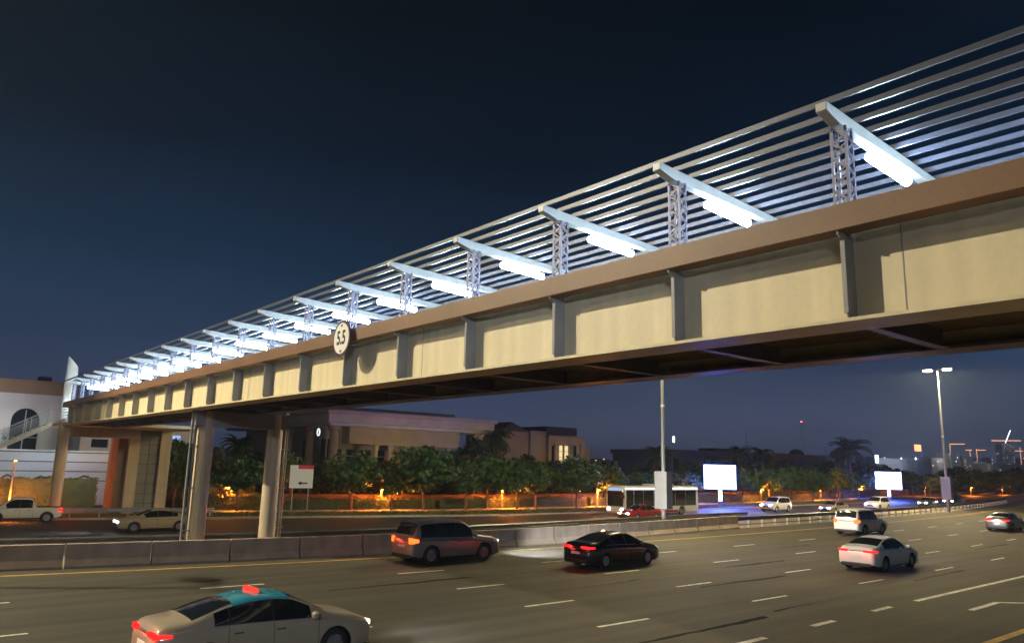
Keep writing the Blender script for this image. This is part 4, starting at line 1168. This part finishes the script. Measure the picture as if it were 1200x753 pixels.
m = MB(); m.box(0,14,0,12,0,8.3); m.build('wall', M['stucco_white'], ax_)
m = MB(); m.box(-.2,14.2,-.2,12.2,8.31,8.6); m.build('parapet', M['cornice'], ax_)
for x0,x1,z0,z1 in ((1.2,3.0,5.9,6.9),(6.0,6.6,5.9,6.6)):
    m = MB(); m.box(x0,x1,-.03,.02,z0,z1); m.build('window', M['window_dark'], ax_)
m = MB(); m.box(7.4,11.5,-.03,.02,5.9,7.7); m.build('window', M['far_blue'], ax_)
# bare spot added in place of the street lights that wash that facade
light('facade_light','SPOT',(6,100,ZF+3),4500,(.85,.9,1.0),None,radius=.3,aim=(4,110,8),angle=120,blend=.8)

# ------------------------------------------------------------------ columned building
cb = thing('columned_building', 'large stone building with big flat overhanging roof, tall columns and round white emblem', 'building', (52,105,ZF))
Hc = 12.2
m = MB(); m.box(2.0,24.5,6.0,40,0,Hc-2.01); m.build('wall', M['stone_warm'], cb)
m = MB(); m.box(-1.2,30.2,-1.2,44,Hc-1.55,Hc-.25); m.box(-1.6,30.6,-1.6,44.4,Hc-.245,Hc+.35); m.box(-.7,29.7,-.7,43.5,Hc-2.0,Hc-1.56); m.build('roof', M['stone_grey'], cb, bevel=.05)
m = MB(); m.box(3.2,24.0,.5,2.9,Hc-4.6,Hc-2.01); m.build('entablature', M['stone_warm'], cb)
m = MB(); m.box(4,26,5,30,Hc+.36,Hc+1.3); m.build('roof_upper', M['stone_grey'], cb)
def col_mesh(h, r):
    m = MB(); m.lathe_z([(0,0),(r*1.35,0),(r*1.35,.25),(r*1.05,.35),(r,.5),(r*.86,h-.7),(r*1.1,h-.55),(r*1.3,h-.3),(r*1.3,h),(0,h)], 18); return m.mesh('column', M['stone_warm'], smooth=40)
cm1 = col_mesh(Hc-2.02, .75); cm2 = col_mesh(Hc-4.62, .42)
for x,y in ((.8,.8),(.8,9),(.8,17),(.8,25)): link('column', cm1, cb, (x,y,0))
for x in (8.6,11.4,14.2,17.0,19.8,22.6): link('column', cm2, cb, (x,1.7,0))
link('column', cm1, cb, (28.3,.8,0))
for y in (4.4,6.6,11,13.5,19,21.5):
    m = MB(); m.box(1.93,1.995,y-.75,y+.75,1.2,8.3); m.build('window', M['window_dark'], cb)
for x in (4.0,6.6,9.2,11.8,19.5,21.5):
    m = MB(); m.box(x-.9,x+.9,5.93,5.995,1.0,6.8); f_ = m.build('window', M['window_dark'], cb)
    m = MB()
    for z in (2.2,3.4,4.6,5.8): m.box(x-.9,x+.9,5.89,5.925,z-.04,z+.04)
    m.build('window_bars', M['stone_grey'], f_)
# round emblem hung between the corner columns: white disc with a dark pointed figure
e = at(358,505,109.5); 
def emblem(y, zc, r):
    m = MB(); disc(m, r, -.05, 0, (y,zc), 32); o = m.build('emblem_disc', M['emblem'], cb, smooth=40); 
    for v in o.data.vertices: v.co.x += .35
    m = MB(); m.prism([(y-.45*r,zc-.55*r),(y-.2*r,zc-.5*r),(y-.05*r,zc-.1*r),(y+.05*r,zc-.1*r),(y+.2*r,zc-.5*r),(y+.45*r,zc-.55*r),(y+.16*r,zc+.2*r),(y,zc+.72*r),(y-.16*r,zc+.2*r)],'x',.285,.298)
    m.build('emblem_figure', M['sign_black'], o)
emblem(5.2, e.z-ZF, .62)

# ------------------------------------------------------------------ villa
v0 = at(622,545,112); 
vl = thing('villa', 'tan stone villa with one brightly lit window and a dark gabled roof', 'house', (v0.x-3,112,ZF))
def vz(px,py): return at(px,py,112).z-ZF
def vx(px,py=540): return at(px,py,112).x-(v0.x-3)
m = MB(); m.box(vx(622,510),vx(640,510),0,10,0,vz(622,504)); m.box(vx(640,510)+.001,vx(682,512),-.8,10,0,vz(660,513)); m.box(vx(682,512)+.001,vx(697,520),1.5,10,0,vz(690,524)); m.build('wall', M['villa_stone'], vl)
m = MB(); m.box(vx(590,505),vx(622,505)-.002,.6,12,0,vz(606,505)); m.build('side_wall', M['villa_stone'], vl)
m = MB(); m.prism([(vx(588,505),vz(606,505)+.002),(vx(622,505),vz(606,505)+.002),(vx(601,497),vz(601,494))],'y',.4,12); m.build('roof', M['roof_dark'], vl)
m = MB(); m.box(vx(640,510)-.2,vx(682,510)+.2,-1.1,10.2,vz(660,513)+.002,vz(660,513)+.35); m.build('cornice', M['stone_warm'], vl)
m = MB(); m.box(vx(644,505),vx(680,505),1,9,vz(660,511)+.2,vz(660,500)); m.build('roof_terrace', M['roof_dark'], vl)
for k in range(4):
    xx = vx(646,540)+k*(vx(676,540)-vx(646,540))/3
    m = MB(); m.tube([(xx,-1.0,0),(xx,-1.0,vz(660,520))], .22, 12); m.build('column', M['stone_warm'], vl, smooth=40)
m = MB(); m.box(vx(652,540),vx(662,540),-.85,-.80,vz(657,542),vz(657,522)); wl_ = m.build('lit_window', M['window_lit'], vl)
m = MB(); xx=(vx(652,540)+vx(662,540))/2; m.box(xx-.05,xx+.05,-.90,-.855,vz(657,542),vz(657,522))
for t in (.33,.66): zz=vz(657,542)+t*(vz(657,522)-vz(657,542)); m.box(vx(652,540),vx(662,540),-.895,-.856,zz-.04,zz+.04)
m.build('window_bars', M['stone_warm'], wl_)
m = MB(); m.box(vx(667,540),vx(672,540),-.85,-.80,vz(670,542),vz(670,522)); m.build('window', M['window_dark'], vl)
m = MB(); m.box(vx(643,540),vx(648,540),-.85,-.80,vz(645,542),vz(645,522)); m.build('window', M['window_dark'], vl)

# ------------------------------------------------------------------ blue building behind the billboard
bb0 = at(783,526,130); bb1 = at(884,528,130)
bb = thing('dark_building', 'long dark flat roofed building behind the first billboard', 'building', (bb0.x,130,ZF))
Lb = bb1.x-bb0.x; hb = bb0.z-ZF
m = MB(); m.box(0,Lb,0,20,0,hb-1.2); m.build('wall', M['blue_grey'], bb)
m = MB(); m.box(-.5,Lb+.5,-1.5,20.5,hb-1.19,hb); m.build('roof', M['blue_grey'], bb)
for k in range(8):
    m = MB(); m.box(2+k*Lb/9,2+k*Lb/9+Lb/16,-.05,.02,hb-5.5,hb-2.2); m.build('window', M['window_dark'], bb)
m = MB(); m.box(Lb*.62,Lb*.85,3,9,hb+.01,hb+1.1); m.build('roof_unit', M['roof_dark'], bb)
m = MB(); m.box(Lb*.38,Lb*.41,-1.56,-1.51,hb-6.4,hb-5.6); m.build('lit_sign', M['far_blue'], bb)
# tan house with warm lights
p = at(722,548,190); p2 = at(765,548,190)
th_ = thing('warm_house', 'low tan house washed by warm lamps left of the lamp post by the bus', 'house', (p.x,190,ZF)); Lh = p2.x-p.x; z_ = at(740,540,190).z-ZF
m = MB(); m.box(0,Lh*.55,0,10,0,z_-.6); m.box(Lh*.55+.01,Lh,-1,10,0,z_); m.build('wall', M['far_wall_tan'], th_)
m = MB(); m.box(-.3,Lh*.55,-.3,10,z_-.59,z_-.2); m.build('parapet', M['far_wall_tan'], th_)
for f in (.62,.95):
    m = MB(); m.lathe_z([(0,-.35),(.3,-.15),(.3,.15),(0,.35)],12,(Lh*f,-1.6,z_-.3)); m.build('wall_lamp', M['orange_lens'], th_)
    light('wall_light','POINT',(Lh*f,-2.2,z_-.6),900,(1,.6,.3),th_,radius=.3)

# tan compound behind the green tree
p = at(900,535,140); p2 = at(968,535,140)
cw = thing('compound_house', 'long low brown house behind the trees left of the big palm', 'house', (p.x,140,ZF)); z_ = at(930,533,140).z-ZF; Lh=p2.x-p.x
m = MB(); m.box(0,Lh,0,12,0,z_); m.build('wall', M['villa_stone'], cw)
m = MB(); m.box(-.3,Lh+.3,-.4,12.3,z_+.001,z_+.4); m.build('parapet', M['villa_stone'], cw)
m = MB(); m.lathe_z([(2.6,0),(2.4,.9),(1.6,1.7),(0,2.1)],20,(Lh*.7,5,z_+.41)); m.build('dome', M['roof_dark'], cw, smooth=60)

# ------------------------------------------------------------------ far skyline
def far_block(name, label, px0, px1, py0, py1, Y, m_, lights=0, dep=20, lm_='far_white', seed=0):
    a = at(px0,py0,Y); b = at(px1,py0,Y); c = at(px0,py1,Y)
    o = thing(name, label, 'building', (a.x,Y,ZF)); h = a.z-ZF; L = b.x-a.x
    m = MB(); m.box(0,L,0,dep,0,h); m.build('wall', m_, o)
    m = MB(); m.box(-.4,L+.4,-.5,dep,h+.01,h+h*.03+.4); m.build('parapet', m_, o)
    rd = random.Random(seed+px0); mm = MB(); s = Y/900
    for k in range(lights):
        x = rd.uniform(.05,.95)*L; z = h*rd.uniform(.55,.95); mm.box(x-s,x+s,-.3,-.02,z-s*1.2,z+s*1.2)
    if lights: mm.build('lit_windows', M[lm_], o)
    return o
far_block('warehouse','long pale low warehouse right of the far billboard',1027,1090,537,560,420,M['far_wall'],0)
far_block('office_block','brown flat block behind the lit street lamp pole',1091,1111,537,560,430,M['far_wall_tan'],3)
far_block('office_block','pale grey block with a bright left face right of the lit street lamp',1114,1125,532,560,440,M['stucco_white'],2)
far_block('office_block','dark block beside the pale grey block right of the lit street lamp',1126,1140,535,560,445,M['blue_grey'],5,lm_='far_orange')
far_block('office_block','low white block between the dark block and the tan block at the right',1141,1156,541,560,450,M['stucco_white'],2)
far_block('office_block','low tan block at the right below the tower with lights',1158,1189,544,560,430,M['far_wall_tan'],2)
far_block('office_block','dark low block cut by the right edge of the photo',1190,1216,545,560,440,M['blue_grey'],4,lm_='far_orange')
far_block('office_block','far hazy block left of the palm by the lamp post',716,734,540,556,600,M['blue_grey'],9)
far_block('office_block','far hazy block with scattered white lights above the warm house',736,756,536,556,700,M['blue_grey'],14)
# tower under construction with lights
a = at(1174,520,900); b = at(1188,520,900); tw = thing('unfinished_tower','unfinished tower dotted with blue white lights under a crane','building',(a.x,900,ZF)); h=a.z-ZF; L=b.x-a.x
m = MB(); m.box(0,L,0,20,0,h); m.build('wall', M['blue_grey'], tw)
rd = random.Random(5); m = MB()
for k in range(46):
    x = rd.uniform(.03,.97)*L; z = h*rd.uniform(.25,1.0); s=rd.uniform(.4,.8); m.box(x-s,x+s,-.4,-.05,z-s,z+s)
m.build('lit_windows', M['far_white'], tw)
def crane(label, px, py0, py1, j0, j1, jy, Y, mt, jib_mat):
    b = at(px,py1,Y); t = at(px,py0,Y); o = thing('tower_crane', label, 'crane', (b.x,Y,ZF), 0, 'far tower cranes'); u = Y/FOC*1.0
    m = MB(); m.bar((0,0,0),(0,0,t.z-ZF),u*.9); m.build('tower', M[mt], o)
    l = at(j0,jy,Y); r_ = at(j1,jy if not isinstance(jib_mat,tuple) else jib_mat[1],Y); m = MB(); m.bar((l.x-b.x,0,l.z-ZF),(r_.x-b.x,0,r_.z-ZF),u*1.5); m.build('jib', M[jib_mat if not isinstance(jib_mat,tuple) else jib_mat[0]], o)
crane('crane with slanted white lit jib on top of the tower with lights',1180,516,540,1178,1184,519,905,'far_blue',('far_white',504))
crane('crane with long orange lit jib beside the tower with lights',1178,515,545,1162,1196,516,890,'blue_grey','far_orange')
crane('orange lit crane above the pale grey block',1115,520,545,1114,1130,520,880,'far_orange','far_orange')
crane('short orange lit crane left of the tallest orange crane',1138,527,545,1132,1139,527,870,'far_orange','far_orange')
crane('orange lit crane with a bright mast above the low white block',1146,526,545,1144,1155,527,860,'far_orange','far_orange')
crane('orange lit crane at the right edge of the photo',1198,524,552,1190,1199,528,870,'far_orange','far_orange')
def bright_sign(name,label,px0,px1,py0,py1,Y,mt,pole=True):
    a=at(px0,py1,Y); b=at(px1,py0,Y); o=thing(name,label,'sign',(a.x,Y,ZF)); m=MB(); m.box(0,b.x-a.x,-.2,.2,a.z-ZF,b.z-ZF); m.build('lit_panel',M[mt],o)
    m=MB(); xx=(b.x-a.x)/2; m.box(xx-.3,xx+.3,-.1,.1,0,a.z-ZF-.01); m.build('post',M['blue_grey'],o)
bright_sign('roof_sign','small orange lit rooftop sign above the long pale warehouse',1072,1079,521,528,700,'far_orange')
bright_sign('lit_column','thin bright white lit sign right of the lamp post by the bus',788.5,790.5,511,518,600,'far_white')
bright_sign('lit_column','white stacked light at the left end of the pale warehouse',1026,1029,533,542,400,'far_white')
# radio masts
def radio_mast(label,px,py0,py1,Y,red):
    t=at(px,py0,Y); o=thing('radio_mast',label,'mast',(t.x,Y,ZF)); h=t.z-ZF; u=Y/FOC
    m=MB(); m.tube([(0,0,0),(0,0,h*.6),(0,0,h)],[u*.8,u*.6,u*.35],6); m.build('pole',M['galv'],o)
    if red:
        m=MB(); m.lathe_z([(0,-u),(u*.9,-u*.4),(u*.9,u*.4),(0,u)],12,(0,0,h-u*1.5)); m.build('beacon',M['red_beacon'],o)
radio_mast('thin radio mast with a red beacon left of the big palm',939,493,545,420,True)
radio_mast('thin dark antenna above the palms behind the first billboard',874,500,545,300,False)

# yard lamps lighting the far low buildings, and an added lamp under the landing
def yard_lamp(label, px, py, Y, pw, dy):
    p = at(px,py,Y); o = thing('yard_lamp', label, 'lamp', (p.x,Y,ZF)); h = p.z-ZF; u = Y/FOC
    m = MB(); m.tube([(0,0,0),(0,0,h)], u*.15, 6); m.build('pole', M['galv'], o)
    m = MB(); m.lathe_z([(0,-u*.6),(u*1.2,-u*.4),(u*1.2,u*.3),(0,u*.5)], 12, (0,0,h)); m.build('lamp_head', M['far_white'], o)
    light('yard_light','POINT',(0,-2*u,h-1), pw, (.75,.85,1.0), o, radius=.5)
yard_lamp('white yard lamp above the left half of the long pale warehouse', 1056, 536, 398, 22000, 0)
yard_lamp('white yard lamp above the right half of the long pale warehouse', 1073, 536, 398, 22000, 0)
yard_lamp('white yard lamp in front of the pale grey block', 1113, 531.5, 418, 22000, 0)
yard_lamp('white yard lamp left of the tower with lights', 1169, 531, 412, 22000, 0)
ll = thing('landing_fill', 'unseen white lamp added under the landing at the far end of the footbridge', 'lamp', (13.5,72.4,6.55))  # invented lamp, put in to brighten the grooved wall
m = MB(); m.box(-.5,.5,-.12,.12,-.14,-.02); m.build('lens', M['far_white'], ll)
light('landing_fill_light','SPOT',(0,.3,-.25), 2300, (.8,.9,1.0), ll, radius=.2, aim=(-6,13,-3), angle=150, blend=.8)

hz = MB(); hz.box(-1250,2650,-1250,2650,-2.0,75.0)
hm = bpy.data.materials.new('haze_air'); hm.use_nodes = True; nt = hm.node_tree; nt.nodes.clear()
pv = nt.nodes.new('ShaderNodeVolumePrincipled'); om = nt.nodes.new('ShaderNodeOutputMaterial'); nt.links.new(pv.outputs[0], om.inputs['Volume'])
pv.inputs['Color'].default_value = (.62,.78,1,1); pv.inputs['Density'].default_value = .00028; pv.inputs['Anisotropy'].default_value = .35
tag(hz.build('haze', hm), 'thin night haze over the whole scene', 'haze', kind='stuff')

# far-off city along the horizon: low dark blocks with scattered lights, one mass
rd = random.Random(11); m = MB()
for k in range(90):
    px = rd.uniform(690,1215); Y = rd.uniform(900,1500); b = at(px,545,Y); u = b.length/FOC; w_ = rd.uniform(4,16)*u; 
    h = (at(px, 557-(px-900)*-.012-rd.choice((8,10,12,14,18,24)), Y).z-ZF)
    if h < 3: continue
    m.box(b.x,b.x+w_,Y,Y+30,ZF,ZF+h, 0)
    for j in range(rd.randrange(1,6)):
        x = b.x+rd.uniform(.05,.95)*w_; z = ZF+h*rd.uniform(.55,1.02); s_ = u*rd.uniform(.22,.5)
        m.box(x-s_,x+s_,Y-1.5,Y-.2,z-s_,z+s_, rd.choice((1,1,2,3)))
tag(m.build('distant_city', [M['blue_grey'],M['far_white'],M['far_orange'],M['far_blue']]), 'far-off low city with scattered lights along the horizon', 'city', kind='stuff')
# air conditioners and downpipes on the left building
for x,z in ((21.5,6.2),(25.2,7.6),(31.0,6.4)):
    m = MB(); m.box(x,x+.9,-.42,-.005,z,z+.65); u_ = m.build('air_conditioner', M['white_paint'], lb, bevel=.03)
    m = MB(); m.lathe_y([(.24,-.44),(.26,-.425),(.26,-.43),(.02,-.435)],18,(x+.45,0,z+.33)); m.build('fan_grille', M['cabinet_dark'], u_)
m = MB(); m.tube([(26.9,-.08,0),(26.9,-.08,12.1)],.06,8); m.build('downpipe', M['white_steel'], lb)

# ground uplights added to brighten the portico and the villa
for lab,x,y,pw in (('small added ground uplight in front of the portico columns',62,101.5,1500),('small added ground uplight at the right end of the portico',74,101.5,1300),('small added ground uplight in front of the villa',v0.x+9,107.5,900)):
    g = thing('added_uplight', lab, 'lamp', (x,y,ZF)); m = MB(); m.box(-.2,.2,-.15,.15,0,.3); m.build('housing', M['cabinet_dark'], g, bevel=.03)
    m = MB(); m.box(-.16,.16,-.11,.11,.302,.315); m.build('lens', M['orange_lens'], g)
    light('uplight','SPOT',(0,0,.45), pw, (1.0,.80,.55), g, radius=.15, aim=(0,4,8), angle=120, blend=.9)
